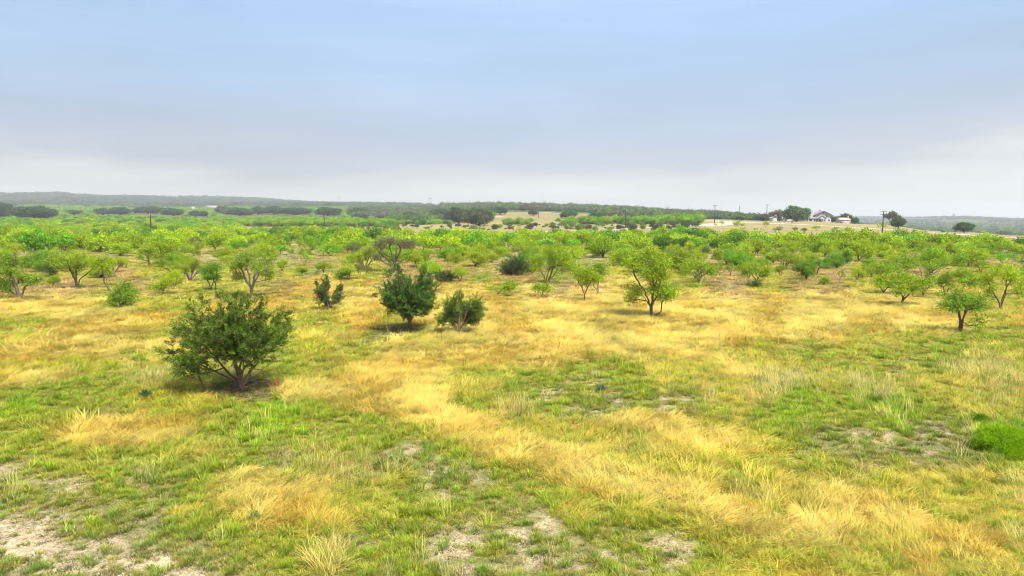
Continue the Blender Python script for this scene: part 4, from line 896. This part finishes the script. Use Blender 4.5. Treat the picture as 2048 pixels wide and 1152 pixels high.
# ------------------------------------------------------------------ farmhouse and sheds
M_WHITE = plain('white_siding', (.40, .39, .40), .8, .06, 1); M_ROOFG = plain('grey_shingle', (.20, .19, .20), .85, .15, 2); M_METAL = plain('pale_metal_roof', (.32, .37, .42), .5, .08, .6)
M_PINK = plain('tan_stone', (.42, .36, .32), .9, .12, 1.5); M_GLASS = plain('window_dark', (.05, .06, .07), .2); M_TRIM = plain('white_trim', (.52, .52, .51), .7); M_BRICK = plain('red_brick', (.30, .13, .08), .9, .2, 3)
D0 = 480.0
def hx(px, d=D0): return (px - 1024) / F * d
def gable(name, parent, x0, x1, y0, y1, zb, ze, zr, axis, mats, over=.4, wall_name='wall', roof_name='roof'):
    """gabled block; axis 'x' = ridge along x, 'y' = ridge towards the viewer (gable faces the camera)"""
    if axis == 'x':
        ym = (y0 + y1) / 2
        V = [(x0, y0, zb), (x1, y0, zb), (x1, y1, zb), (x0, y1, zb), (x0, y0, ze), (x1, y0, ze), (x1, y1, ze), (x0, y1, ze), (x0, ym, zr), (x1, ym, zr)]
        Q = [[0, 1, 5, 4], [2, 3, 7, 6]]; P5 = [[1, 2, 6, 9, 5], [3, 0, 4, 8, 7]]
        s = (zr - ze) / (ym - y0)
        RV = [(x0 - over, y0 - over, ze - s * over + .03), (x1 + over, y0 - over, ze - s * over + .03), (x1 + over, ym, zr + .03), (x0 - over, ym, zr + .03), (x0 - over, y1 + over, ze - s * over + .03), (x1 + over, y1 + over, ze - s * over + .03)]
    else:
        xm = (x0 + x1) / 2
        V = [(x0, y0, zb), (x1, y0, zb), (x1, y1, zb), (x0, y1, zb), (x0, y0, ze), (x1, y0, ze), (x1, y1, ze), (x0, y1, ze), (xm, y0, zr), (xm, y1, zr)]
        Q = [[1, 2, 6, 5], [3, 0, 4, 7]]; P5 = [[0, 1, 5, 8, 4], [2, 3, 7, 9, 6]]
        s = (zr - ze) / (xm - x0)
        RV = [(x0 - over, y0 - over, ze - s * over + .03), (x0 - over, y1 + over, ze - s * over + .03), (xm, y1 + over, zr + .03), (xm, y0 - over, zr + .03), (x1 + over, y0 - over, ze - s * over + .03), (x1 + over, y1 + over, ze - s * over + .03)]
    wl = link(wall_name, mesh_np(wall_name, V, [np.array(Q), np.array(P5)], mats[0]), parent)
    RQ = [[0, 1, 2, 3], [3, 2, 5, 4]] if axis == 'x' else [[0, 3, 2, 1], [3, 4, 5, 2]]
    RV = np.array(RV); RV2 = np.concatenate([RV, RV + [0, 0, .18]]); n = 6
    side = [[0, 1, 7, 6], [1, 2, 8, 7], [2, 5, 11, 8], [5, 4, 10, 11], [4, 3, 9, 10], [3, 0, 6, 9]] if axis == 'x' else [[0, 1, 7, 6], [1, 2, 8, 7], [2, 5, 11, 8], [5, 4, 10, 11], [4, 3, 9, 10], [3, 0, 6, 9]]
    RF = np.array(RQ + [[q + 6 for q in f] for f in RQ] + side)
    rf = link(roof_name, mesh_np(roof_name, RV2, [RF], mats[1]), parent)
    return wl, rf
def window(parent, x, y, z, w_, h_, name='window'):
    v, f = box(x, y - .03, z, w_ + .24, .10, h_ + .24); o_ = link(name, mesh_np(name, v, [f], M_TRIM), parent)
    v, f = box(x, y - .09, z, w_, .06, h_); link('pane', mesh_np('pane', v, [f], M_GLASS), o_)
gz = float(terrain(hx(1635), D0))
hs = link('farmhouse', None, None, (hx(1635), D0, gz - .3)); tag(hs, 'white two-storey farmhouse with grey gabled roofs on the rise', 'house')
u = D0 / F
def lx(px): return (px - 1635) * u
gable('main', hs, lx(1629), lx(1661), 1.5, 11, -1, 4.9, 7.6, 'y', (M_WHITE, M_ROOFG), over=1.1)
gable('wing', hs, lx(1597), lx(1628.6), 0, 7.5, -1, 2.7, 5.2, 'x', (M_WHITE, M_ROOFG), over=.5, wall_name='wing_wall', roof_name='wing_roof')
gable('porch', hs, lx(1631), lx(1645), -2.6, 1.3, 2.35, 2.6, 4.4, 'y', (M_TRIM, M_ROOFG), over=.4, wall_name='porch_gable', roof_name='porch_roof')
gable('dormer', hs, lx(1599), lx(1608), -1.2, -.05, -1, 2.6, 4.2, 'y', (M_WHITE, M_ROOFG), over=.3, wall_name='bay_wall', roof_name='bay_roof')
for xx in (1631.5, 1636, 1640.5, 1644.5):
    v, f = box(lx(xx), -2.4, 1.1, .22, .22, 2.5); link('porch_post', mesh_np('porch_post', v, [f], M_TRIM), hs)
v, f = box(lx(1638), 1.40, 1.25, 1.1, .12, 2.2); link('door', mesh_np('door', v, [f], M_GLASS), hs)
for xx in (1602, 1605.5): window(hs, lx(xx), -1.2, 1.5, .7, 1.3)
for xx in (1611.5, 1617, 1619.5, 1626): window(hs, lx(xx), 0, 1.4, .8, 1.4)
for xx, zz in ((1651.5, 4.0), (1648, 1.4), (1657, 1.4)): window(hs, lx(xx), 1.5, zz, .9, 1.2)
v, f = box(lx(1645), 7, 7.9, .8, .8, 1.2); link('chimney', mesh_np('chimney', v, [f], M_BRICK), hs)
v, f = box(lx(1645), 1.4, 6.3, .8, .1, .8); link('gable_vent', mesh_np('gable_vent', v, [f], M_GLASS), hs)
def shed(px0, px1, d, h_, hr, axis, mats, label, cat='shed', depth=5.0, door=None, name='farm_shed'):
    xc = hx((px0 + px1) / 2, d); zz = float(terrain(xc, d)); wd = (px1 - px0) * d / F
    r = link(name, None, None, (xc, d, zz - .2)); tag(r, label, cat)
    gable('b', r, -wd / 2, wd / 2, 0, depth, -.8, h_, hr, axis, mats, over=.3)
    if door:
        v, f = box(door, -.04, 1.0, 1.2, .08, 2.0); link('door', mesh_np('door', v, [f], M_GLASS), r)
    return r
shed(1542, 1551.5, 470, 2.6, 3.1, 'y', (M_TRIM, M_METAL), 'small boxy white shed beside the half-bare brown tree', door=None).children[0]
shed(1563, 1583, 480, 2.2, 3.6, 'x', (M_WHITE, M_METAL), 'low barn with a pale blue-grey metal roof left of the farmhouse', 'barn', 7, -1.5, 'barn')
shed(1531, 1541.5, 486, 2.0, 2.9, 'x', (M_PINK, M_METAL), 'low tan outbuilding behind the crossarmed pole', door=.5)
sh = shed(1676, 1696, 465, 2.6, 3.8, 'x', (M_PINK, M_PINK), 'small pinkish stone shed with a pale roof under the sparse dark tree', door=-2.2)
v, f = box(3.4, 2.5, 3.6, .9, .9, 3.0); link('chimney', mesh_np('chimney', v, [f], M_BRICK), sh)
for px0, px1, d, lab in ((385, 392, 1350, 'tiny white shed among the far trees below the blue ridge'), (416, 436, 1500, 'long pale far barn roof below the blue ridge')):
    xc = hx((px0 + px1) / 2, d); wd = (px1 - px0) * d / F; yy = 404.5
    r = shed(px0, px1, d, 1.8, 3.6, 'x', (M_PINK, M_METAL), lab, 'barn', 9, name='far_barn'); r.location.z += 5.0
ribbon('bare_earth', [(976, 434), (990, 434.5), (1004, 434)], 26, plain('orange_earth', (.50, .27, .14), .95, .1, .3), 'patch of bare orange earth below the wooded hill', cat='ground', lift=.15)
ribbon('hill_track', [(1078, 424.5), (1100, 425.5), (1124, 427)], 14, M_DIRT, 'pale worn strip across the top of the tan slope', cat='road', lift=.15)
# rusty mound beside the track
X, Y, Z = at(1968, 477); rg = np.random.default_rng(3)
V, Fq = tubes([(np.array([[-.9, 0, .35], [-.5, 0, .5], [0, .1, .55], [.5, 0, .5], [.9, 0, .4]]) + rg.normal(size=(5, 3)) * .05, np.array([.15, .5, .62, .55, .15]))], 12)
V += rg.normal(size=V.shape) * .05
tag(link('boulder', mesh_np('boulder', V, [Fq], plain('rusty_rock', (.22, .11, .07), .95, .3, 3), None, True), None, (X, Y, Z)), 'squat rusty brown boulder beside the gravel track', 'boulder')
X, Y, Z = at(1886, 464)
V2 = V * [1, 1, .55]; tag(link('boulder', mesh_np('boulder', V2, [Fq], plain('dark_rock', (.06, .055, .05), .95, .3, 3), None, True), None, (X, Y, Z)), 'small blackish boulder on the tan grass beyond the track', 'boulder')

# ------------------------------------------------------------------ far masses
FAR = [whole_mesh('far_tree', 300 + q, 4.2 + q * .3, 6.0 + .5 * (q % 2), 1, .85, 5, 13, 1.25, q == 1) for q in range(3)]
MID = [whole_mesh('mid_tree', 310 + q, 3.8, 5.4 + .4 * q, 1, .42, 7, 17, .85, q == 1) for q in range(3)]
rg = np.random.default_rng(31)
def scatter(n, d0, d1, c0, c1, keep, power=2.0):
    """world-uniform points between distances d0..d1 and photo columns c0..c1 (a wedge of country)"""
    Y = (rg.uniform(d0 ** power, d1 ** power, n)) ** (1 / power); col = rg.uniform(c0, c1, n); X = (col - 1024) / F * Y
    Z = terrain(X, Y); px, py = project(X, Y, Z)
    m = keep(px, py, X, Y); return np.stack([X, Y, Z], 1)[m], px[m], py[m]
def mass(name, protos, P, colf, smin, smax, label, cat, zs=(.8, 1.25)):
    n = len(P); s = rg.uniform(smin, smax, n)
    rot = np.zeros((n, 3)); rot[:, 2] = rg.uniform(0, 6.28, n)
    scl = np.stack([s, s, s * rg.uniform(zs[0], zs[1], n)], 1)
    col = colf(n, P) * (.75 + .5 * rg.random((n, 1)))
    return inst_mass(name, protos, P, rot, scl, col, rg.integers(0, len(protos), n), label, cat)
def mixcol(cols, wts):
    cols = np.array(cols); wts = np.array(wts) / sum(wts)
    def f(n, P):
        ln = fbm(P[:, 0] / 35 + 9, P[:, 1] / 60, 2)      # patches of one colour
        u_ = np.clip((ln - .5) * 1.6 + rg.random(n), 0, .999)
        return cols[np.searchsorted(np.cumsum(wts), u_).clip(0, len(cols) - 1)]
    return f
# leftover belt mesquites
mass_ = np.array([[s[0], s[1], s[2]] for s in mass_list]).reshape(-1, 3)
if len(mass_):
    mass('mesquite_thicket', MID, mass_, mixcol([(.13, .27, .02), MG, LIME, (.17, .38, .012)], [1, 4, 4, 1]), .6, 1.0, 'far edge of the mesquite belt merging into one lime thicket', 'thicket')
# bright scrub on the left rise + hedge rows round the tan field
P1, _, _ = scatter(60000, 440, 1750, -260, 900, lambda px, py, X, Y: (fbm(X / 40, Y / 60, 3) > .36) & ((px < 470) | (Y > 520)) & (rg.random(len(X)) < np.clip(1.5 - Y / 3200, .5, 1) * np.where(px > 560, .75, 1)))
_px, _py = project(P1[:, 0], P1[:, 1], P1[:, 2]); _ok = np.ones(len(P1), bool)
for o_ in oaks:
    if o_[0] < 900: _ok &= ~((np.abs(_px - (o_[3] + o_[4]) / 2) < (o_[4] - o_[3]) * .55) & (_py > o_[1] - 2) & (_py < o_[1] + 9))
P1 = P1[_ok]
mass('lime_scrub', MID, P1, mixcol([(.10, .20, .03), (.20, .38, .015), (.26, .45, .010), (.31, .46, .012), (.22, .26, .06)], [1, 3, 4, 3, 1]), .6, 1.1, 'lime green scrub filling the rise below the blue ridge', 'scrub')
P2a, _, _ = scatter(1500, 425, 520, 505, 790, lambda px, py, X, Y: (py > 436) & (py < 450) | (Y > 480))
P2b, _, _ = scatter(2200, 395, 500, 860, 1400, lambda px, py, X, Y: np.abs(py - (446.5 - (px - 860) * .004)) < 3.2 + 3 * fbm(px / 30, px * 0, 2) - 2.0)
P2c = P2b[::2]
mass('lime_hedgerow', MID, np.concatenate([P2a[::2], P2b[::1]]), mixcol([(.15, .32, .02), (.21, .40, .012), (.28, .43, .012)], [1, 3, 2]), .8, 1.35, 'strip of lime green brush beyond the tan field', 'hedgerow')
# sparse specks of brush on the tan fields
P3, _, _ = scatter(320, 290, 470, 440, 1400, lambda px, py, X, Y: (py < 462) & (py > 446))
mass('field_brush', MID, P3, mixcol([(.14, .24, .04), (.20, .33, .03), (.10, .10, .05)], [1, 1, 1]), .2, .75, 'scattered low brush dotting the tan field', 'brush')
# woods on the central hill
P4, _, _ = scatter(9000, 780, 1250, 700, 1560, lambda px, py, X, Y: ((Y > 900) | (px < 950) | (px > 1330) | ((px > 1180) & (Y > 830)) | ((px < 1010) & (Y > 800))))
mass('hill_woodland', FAR, P4, mixcol([(.15, .16, .09), (.19, .19, .11), (.13, .20, .06), (.16, .28, .05)], [3, 3, 3, 1.2]), 1.0, 1.7, 'grey-brown woodland on the low central hill', 'woodland', (.8, 1.2))
P4b, _, _ = scatter(1600, 560, 860, 780, 985, lambda px, py, X, Y: fbm(X / 30, Y / 30, 2) > .35)
P4c, _, _ = scatter(2600, 640, 900, 1200, 1540, lambda px, py, X, Y: (Y > 690 - (px - 1300) * .35))
mass('hill_foot_woodland', FAR, np.concatenate([P4b, P4c]), mixcol([(.10, .18, .035), (.14, .26, .03), (.15, .19, .06)], [3, 2, 2]), .8, 1.35, 'green woodland along the foot of the central hill', 'woodland')
# valley woods beyond the track on the right
P5, _, _ = scatter(9000, 640, 2300, 1560, 2500, lambda px, py, X, Y: (fbm(X / 60, Y / 90, 3) > .34) & (rg.random(len(X)) < np.clip(1.4 - Y / 1800, .25, 1)))
mass('valley_woodland', FAR, P5, mixcol([(.20, .32, .03), (.07, .15, .045), (.09, .16, .055), (.14, .23, .05)], [1.0, 3, 3, 1.5]), 1.0, 1.7, 'dark green woodland in the valley beyond the track', 'woodland')
# ridges far off
P6, _, _ = scatter(42000, 1200, 3400, -500, 1200, lambda px, py, X, Y: (fbm(X / 160, Y / 200, 3) > .30) & ((Y > 1700) | (px > 880)))
mass('ridge_woodland', FAR, P6, mixcol([(.085, .13, .07), (.12, .17, .09), (.15, .18, .12), (.14, .22, .07)], [3, 3, 2, 1.2]), 1.3, 3.0, 'blue-hazed woodland covering the long ridge', 'woodland', (.6, 1.0))
P7, _, _ = scatter(16000, 2200, 5200, 1100, 2600, lambda px, py, X, Y: (fbm(X / 200, Y / 260, 3) > .35))
mass('plain_woodland', FAR, P7, mixcol([(.05, .085, .045), (.075, .11, .055), (.09, .10, .07)], [3, 3, 2]), 1.2, 2.2, 'hazy woodland on the far plain and blue hill', 'woodland', (.5, .9))

# ------------------------------------------------------------------ grass
def grass_clump(seed, n, radius, ln, wd, lean, curve, dirn=None, spread=.6, tipcol=(1.15, 1.1, 1.0), basecol=(.85, .95, .8), segs=4):
    rng = np.random.default_rng(seed)
    a0 = rng.random(n) * 2 * pi; rr = radius * np.sqrt(rng.random(n)); bx_ = rr * np.cos(a0); by_ = rr * np.sin(a0)
    az = (a0 + rng.normal(size=n) * .5) if dirn is None else rng.normal(size=n) * spread + dirn
    l_ = ln[0] + (ln[1] - ln[0]) * rng.random(n); th0 = lean[0] + (lean[1] - lean[0]) * rng.random(n); cv = curve[0] + (curve[1] - curve[0]) * rng.random(n)
    w_ = wd * (.7 + .6 * rng.random(n)); V = np.zeros((n, segs + 1, 2, 3)); x = bx_.copy(); y = by_.copy(); z = np.full(n, -.01)
    sxv = -np.sin(az); syv = np.cos(az); T = np.zeros((n, segs + 1, 2, 3)); br = .7 + .6 * rng.random(n)
    for s_ in range(segs + 1):
        t_ = s_ / segs; wk = w_ * (1 - t_ ** 1.5 * .85)
        V[:, s_, 0] = np.stack([x - sxv * wk / 2, y - syv * wk / 2, z], 1); V[:, s_, 1] = np.stack([x + sxv * wk / 2, y + syv * wk / 2, z], 1)
        T[:, s_, :] = (np.array(basecol) * (1 - t_) + np.array(tipcol) * t_)[None, None, :] * br[:, None, None]
        th = th0 + cv * (t_ + .5 / segs); st_ = l_ / segs
        x = x + np.sin(th) * np.cos(az) * st_; y = y + np.sin(th) * np.sin(az) * st_; z = np.maximum(z + np.cos(th) * st_, .01 + .02 * rng.random(n))
    i = np.arange(n)[:, None] * (segs + 1) * 2 + np.arange(segs)[None, :] * 2
    Fq = np.stack([i, i + 1, i + 3, i + 2], -1).reshape(-1, 4)
    return mesh_np('grass_clump', V.reshape(-1, 3), [Fq], M_GRASS, T.reshape(-1, 3))
PR = []
def add(*a, **k): PR.append(grass_clump(*a, **k)); return len(PR) - 1
SHORT = [add(401 + q, 34, .07, (.06, .15), .009, (.1, .9), (.2, 1.2)) for q in range(3)]
MAT = [add(411 + q, 40, .13, (.04, .09), .011, (.5, 1.3), (.0, .6)) for q in range(2)]
LUSH = [add(421 + q, 60, .10, (.12, .26), .010, (.05, .7), (.2, 1.0)) for q in range(2)]
TALL = [add(431 + q, 30, .12, (.18, .42), .0100, (.1, .9), (.4, 1.8), tipcol=(1.25, 1.15, .95), basecol=(.8, .95, .6)) for q in range(3)]
WISP = [add(441 + q, 16, .13, (.25, .55), .0090, (.0, .35), (.2, 1.0), dirn=.3, spread=1.4, tipcol=(1.35, 1.2, 1.1), basecol=(.75, .95, .5)) for q in range(2)]
LAID = [add(451 + q, 46, .20, (.24, .52), .0110, (.7, 1.3), (.3, .9), dirn=0, spread=.62, tipcol=(1.25, 1.2, 1.15), basecol=(.8, .8, .6)) for q in range(3)]
OCH = [add(461 + q, 42, .13, (.14, .32), .0105, (.05, .6), (.3, 1.2), tipcol=(1.15, 1.0, .8), basecol=(.9, .9, .7)) for q in range(2)]
# colours of a single tuft, by cover kind: list of (prototypes, weight, colour)
GC = {'G': [(LAID, .80, (.58, .47, .112)), (TALL, .14, (.48, .40, .085)), (OCH, .06, (.42, .33, .06))],
      'o': [(OCH, .50, (.41, .315, .045)), (TALL, .22, (.45, .345, .06)), (LAID, .28, (.53, .39, .075))],
      'y': [(TALL, .26, (.40, .37, .050)), (SHORT, .36, (.30, .31, .03)), (LAID, .20, (.48, .40, .07)), (LUSH, .20, (.26, .32, .018))],
      'w': [(WISP, .22, (.47, .40, .15)), (TALL, .16, (.42, .37, .10)), (LAID, .10, (.48, .39, .12)), (SHORT, .32, (.29, .31, .03)), (LUSH, .20, (.24, .31, .018))],
      'g': [(SHORT, .48, (.30, .31, .028)), (MAT, .22, (.32, .30, .06)), (LUSH, .18, (.245, .32, .016)), (TALL, .05, (.36, .32, .07))],
      'l': [(LUSH, .48, (.225, .35, .012)), (SHORT, .46, (.28, .335, .018)), (WISP, .06, (.45, .40, .12))],
      'd': [(SHORT, .42, (.29, .28, .045)), (MAT, .24, (.31, .27, .085)), (MAT, .14, (.17, .16, .06)), (LUSH, .10, (.17, .25, .02)), (WISP, .02, (.42, .38, .17)), (SHORT, .08, (.34, .29, .13))],
      'b': [(SHORT, .52, (.20, .22, .045)), (MAT, .26, (.24, .20, .08)), (MAT, .14, (.15, .14, .05)), (LUSH, .08, (.19, .27, .02))],
      'k': [(MAT, .6, (.22, .18, .07)), (SHORT, .4, (.2, .2, .04))],
      'r': [(OCH, .55, (.32, .245, .085)), (TALL, .18, (.44, .36, .13)), (SHORT, .27, (.25, .265, .045))],
      't': [(OCH, .8, (.46, .35, .16)), (SHORT, .2, (.24, .25, .07))], 'h': [(SHORT, 1, (.1, .15, .04))]}
DEN = {'G': .62, 'o': .7, 'y': .75, 'w': .75, 'g': .9, 'l': .9, 'd': .8, 'b': .55, 'r': .7, 't': .6, 'h': 0, 'k': .55}
rg = np.random.default_rng(77)
def grass_band(d0, d1, dens, size, hs=1.0):
    n = int(.92 * (d1 ** 2 - d0 ** 2) * dens)
    Y = np.sqrt(rg.uniform(d0 ** 2, d1 ** 2, n)); X = rg.uniform(-1, 1, n) * (Y * .84 + 3.0)
    Z = terrain(X, Y); Wt = cover(X, Y, Z); cs = np.cumsum(Wt ** 1.6 / (Wt ** 1.6).sum(1, keepdims=True), 1); k = (rg.random(n)[:, None] > cs).sum(1).clip(0, len(KEYS) - 1)
    cl = fbm(X * 1.4, Y * 1.4, 3); den = np.array([DEN[q] for q in KEYS])[k]
    bald = np.isin(k, [KI['d'], KI['b'], KI['g']])
    gap = fbm(X * 2.6 + 11, Y * 2.6, 2)
    keep = (rg.random(n) < den * np.clip((gap - .26) * 5, .25, 1)) & (~bald | (rg.random(n) < np.clip((.64 - cl) * 9, .16, 1)))
    X, Y, Z, k = X[keep], Y[keep], Z[keep], k[keep]; n = len(X)
    kind = np.zeros(n, int); col = np.zeros((n, 3)); s = np.ones(n)
    for key in KEYS:
        m = np.where(k == KI[key])[0]
        if not len(m): continue
        opts = GC[key]; ch = rg.choice(len(opts), len(m), p=np.array([o_[1] for o_ in opts]) / sum(o_[1] for o_ in opts))
        for q, (pr, _, c) in enumerate(opts):
            mm = m[ch == q]; kind[mm] = rg.choice(pr, len(mm)); col[mm] = c
    fn = fbm(X / 1.6 + 31, Y / 1.6, 3)                      # tussocks: taller, paler humps
    s = size * rg.uniform(.7, 1.3, n) * (.75 + .6 * fn)
    hue = fbm(X / 2.5 + 5, Y / 2.5 + 9, 3)[:, None]
    col = col * (.62 + .72 * rg.random((n, 1))) * (1 + (hue - .5) * np.array([.45, .25, .1])) * (1 + (rg.random((n, 1)) - .5) * np.array([.20, .0, .15]))
    laid = np.isin(kind, LAID + WISP)
    rz = np.where(laid, (fbm(X / 2.6, Y / 2.6, 3) - .5) * 8 + .3 + rg.normal(size=n) * .8, rg.uniform(0, 6.28, n))
    rot = np.stack([rg.normal(size=n) * .08, rg.normal(size=n) * .08, rz], 1)
    hv = rg.uniform(.7, 1.25, n) * np.where(laid, .5 + .8 * fn, 1) * hs * np.where(np.isin(kind, TALL + OCH), .8, 1)
    return np.stack([X, Y, Z], 1), rot, np.stack([s, s, s * hv], 1), col, kind
bands = [grass_band(6.5, 15, 240, .72), grass_band(15, 28, 110, .92), grass_band(28, 50, 27, 1.4, .8), grass_band(50, 95, 6.0, 2.1, .55), grass_band(95, 230, .7, 3.4, .42)]
Pg, Rg_, Sg, Cg, Kg = [np.concatenate(z) for z in zip(*bands)]
print('grass clumps', len(Pg))
inst_mass('grass', PR, Pg, Rg_, Sg, Cg, Kg, 'golden laid grass and short green tufts covering the pasture', 'grass')

# stones and crumbs on the bare soil
M_PEB = leaf_mat('pebble', 'inst', 0.0, .9, .1)
def pebble_mesh(seed):
    rng = np.random.default_rng(seed); a = np.arange(7) * 2 * pi / 7; V = []
    for z_, r_ in ((-.3, .75), (.15, 1.0), (.5, .55)):
        V += [(r_ * cos(t_) * (1 + .3 * rng.normal() * .5), r_ * .75 * sin(t_) * (1 + .3 * rng.normal() * .5), z_ * (1 + .2 * rng.normal())) for t_ in a]
    V.append((0, 0, .62)); i = np.arange(7); j = (i + 1) % 7
    return mesh_np('pebble', V, [np.concatenate([np.stack([i, j, j + 7, i + 7], 1), np.stack([i + 7, j + 7, j + 14, i + 14], 1)]), np.stack([i + 14, j + 14, np.full(7, 21)], 1)], M_PEB, np.ones((22, 3)))
n = 26000; Y = np.sqrt(rg.uniform(7.5 ** 2, 27 ** 2, n)); X = rg.uniform(-1, 1, n) * (Y * .84 + 1); Z = terrain(X, Y); Wt = cover(X, Y, Z)
m = rg.random(n) < Wt[:, KI['b']] * .9 + Wt[:, KI['d']] * .25 + Wt[:, KI['k']] * .2; X, Y, Z = X[m], Y[m], Z[m]; n = len(X)
sz_ = .012 + .035 * rg.random(n) ** 3
inst_mass('pebbles', [pebble_mesh(1), pebble_mesh(2)], np.stack([X, Y, Z], 1), np.stack([X * 0, X * 0, rg.uniform(0, 6.28, n)], 1), np.stack([sz_, sz_, sz_ * .6], 1),
          np.array([.36, .30, .21]) * rg.uniform(.45, 1.15, (n, 1)), rg.integers(0, 2, n), 'small pale stones and crumbs on the bare soil', 'pebbles')

# vivid grass mound and small weeds as things
def mound(px, py, w_, h_, label, col, n, name, cat, seed, ln=(.25, .5)):
    X, Y, Z = at(px, py); k = Y / F; rng = np.random.default_rng(seed)
    W_ = w_ * k; H_ = h_ * k
    d_ = unit(rng.normal(size=(n, 3))); d_[:, 2] = np.abs(d_[:, 2]); r_ = rng.random(n) ** .35
    lump = .75 + .45 * fbm(d_[:, 0] * 2.5 + seed, d_[:, 1] * 2.5 + d_[:, 2] * 2, 3)
    P = d_ * (r_ * lump)[:, None] * np.array([W_ / 2, W_ / 2.4, H_]) * np.array([1, 1, 1.05])
    D = unit(d_ * .6 + rng.normal(size=(n, 3)) * .45 + np.array([.1, 0, .5])); l_ = ln[0] + (ln[1] - ln[0]) * rng.random(n)
    V, Fq = blades_quads(P, D, .014, l_, rng); t_ = (.65 + .7 * rng.random((n, 1))) * (1 + (rng.random((n, 1)) - .5) * np.array([.5, .1, 0]))
    o_ = link(name, mesh_np(name, V, [Fq], M_LEAF, np.repeat(t_, 4, 0)), None, (X, Y, Z)); o_.color = tuple(col) + (1,)
    return tag(o_, label, cat)
mound(2004, 902, 118, 46, 'vivid green bushy mound of fine weeds at the picture edge', (.29, .47, .010), 60000, 'green_weed_clump', 'weed clump', 5, (.05, .13))
mound(290, 797, 22, 14, 'small blue-green rosette weed in the grass before the big juniper', (.06, .16, .07), 500, 'rosette_weed', 'weed', 6, (.10, .2))
mound(1203, 782, 18, 8, 'small grey-green rosette weed among pale grass in the middle of the field', (.12, .22, .10), 350, 'rosette_weed', 'weed', 7, (.10, .2))
mound(510, 1040, 20, 14, 'broad pale green weed poking out of the golden tussock', (.22, .36, .10), 260, 'rosette_weed', 'weed', 8, (.06, .12))
mound(1960, 845, 20, 12, 'little bright green weed tuft above the vivid green mound', (.12, .26, .015), 500, 'rosette_weed', 'weed', 9, (.1, .2))

# ------------------------------------------------------------------ air
M_HAZE, t, N, L = new_mat('haze_air'); o = N('ShaderNodeOutputMaterial'); v_ = N('ShaderNodeVolumePrincipled')
v_.inputs['Density'].default_value = .00021; v_.inputs['Color'].default_value = (.91, .95, .97, 1); v_.inputs['Anisotropy'].default_value = .2
L(v_.outputs[0], o.inputs['Volume'])
v, f = box(0, 0, 0, 2, 2, 2); v = v * [7600, 7600, 1]; v[:, 2] = np.where(v[:, 2] < 0, -75, 175)
hz = link('haze', mesh_np('haze', v, [f], M_HAZE)); tag(hz, 'thin grey-blue haze over the far country', 'haze', kind='stuff')
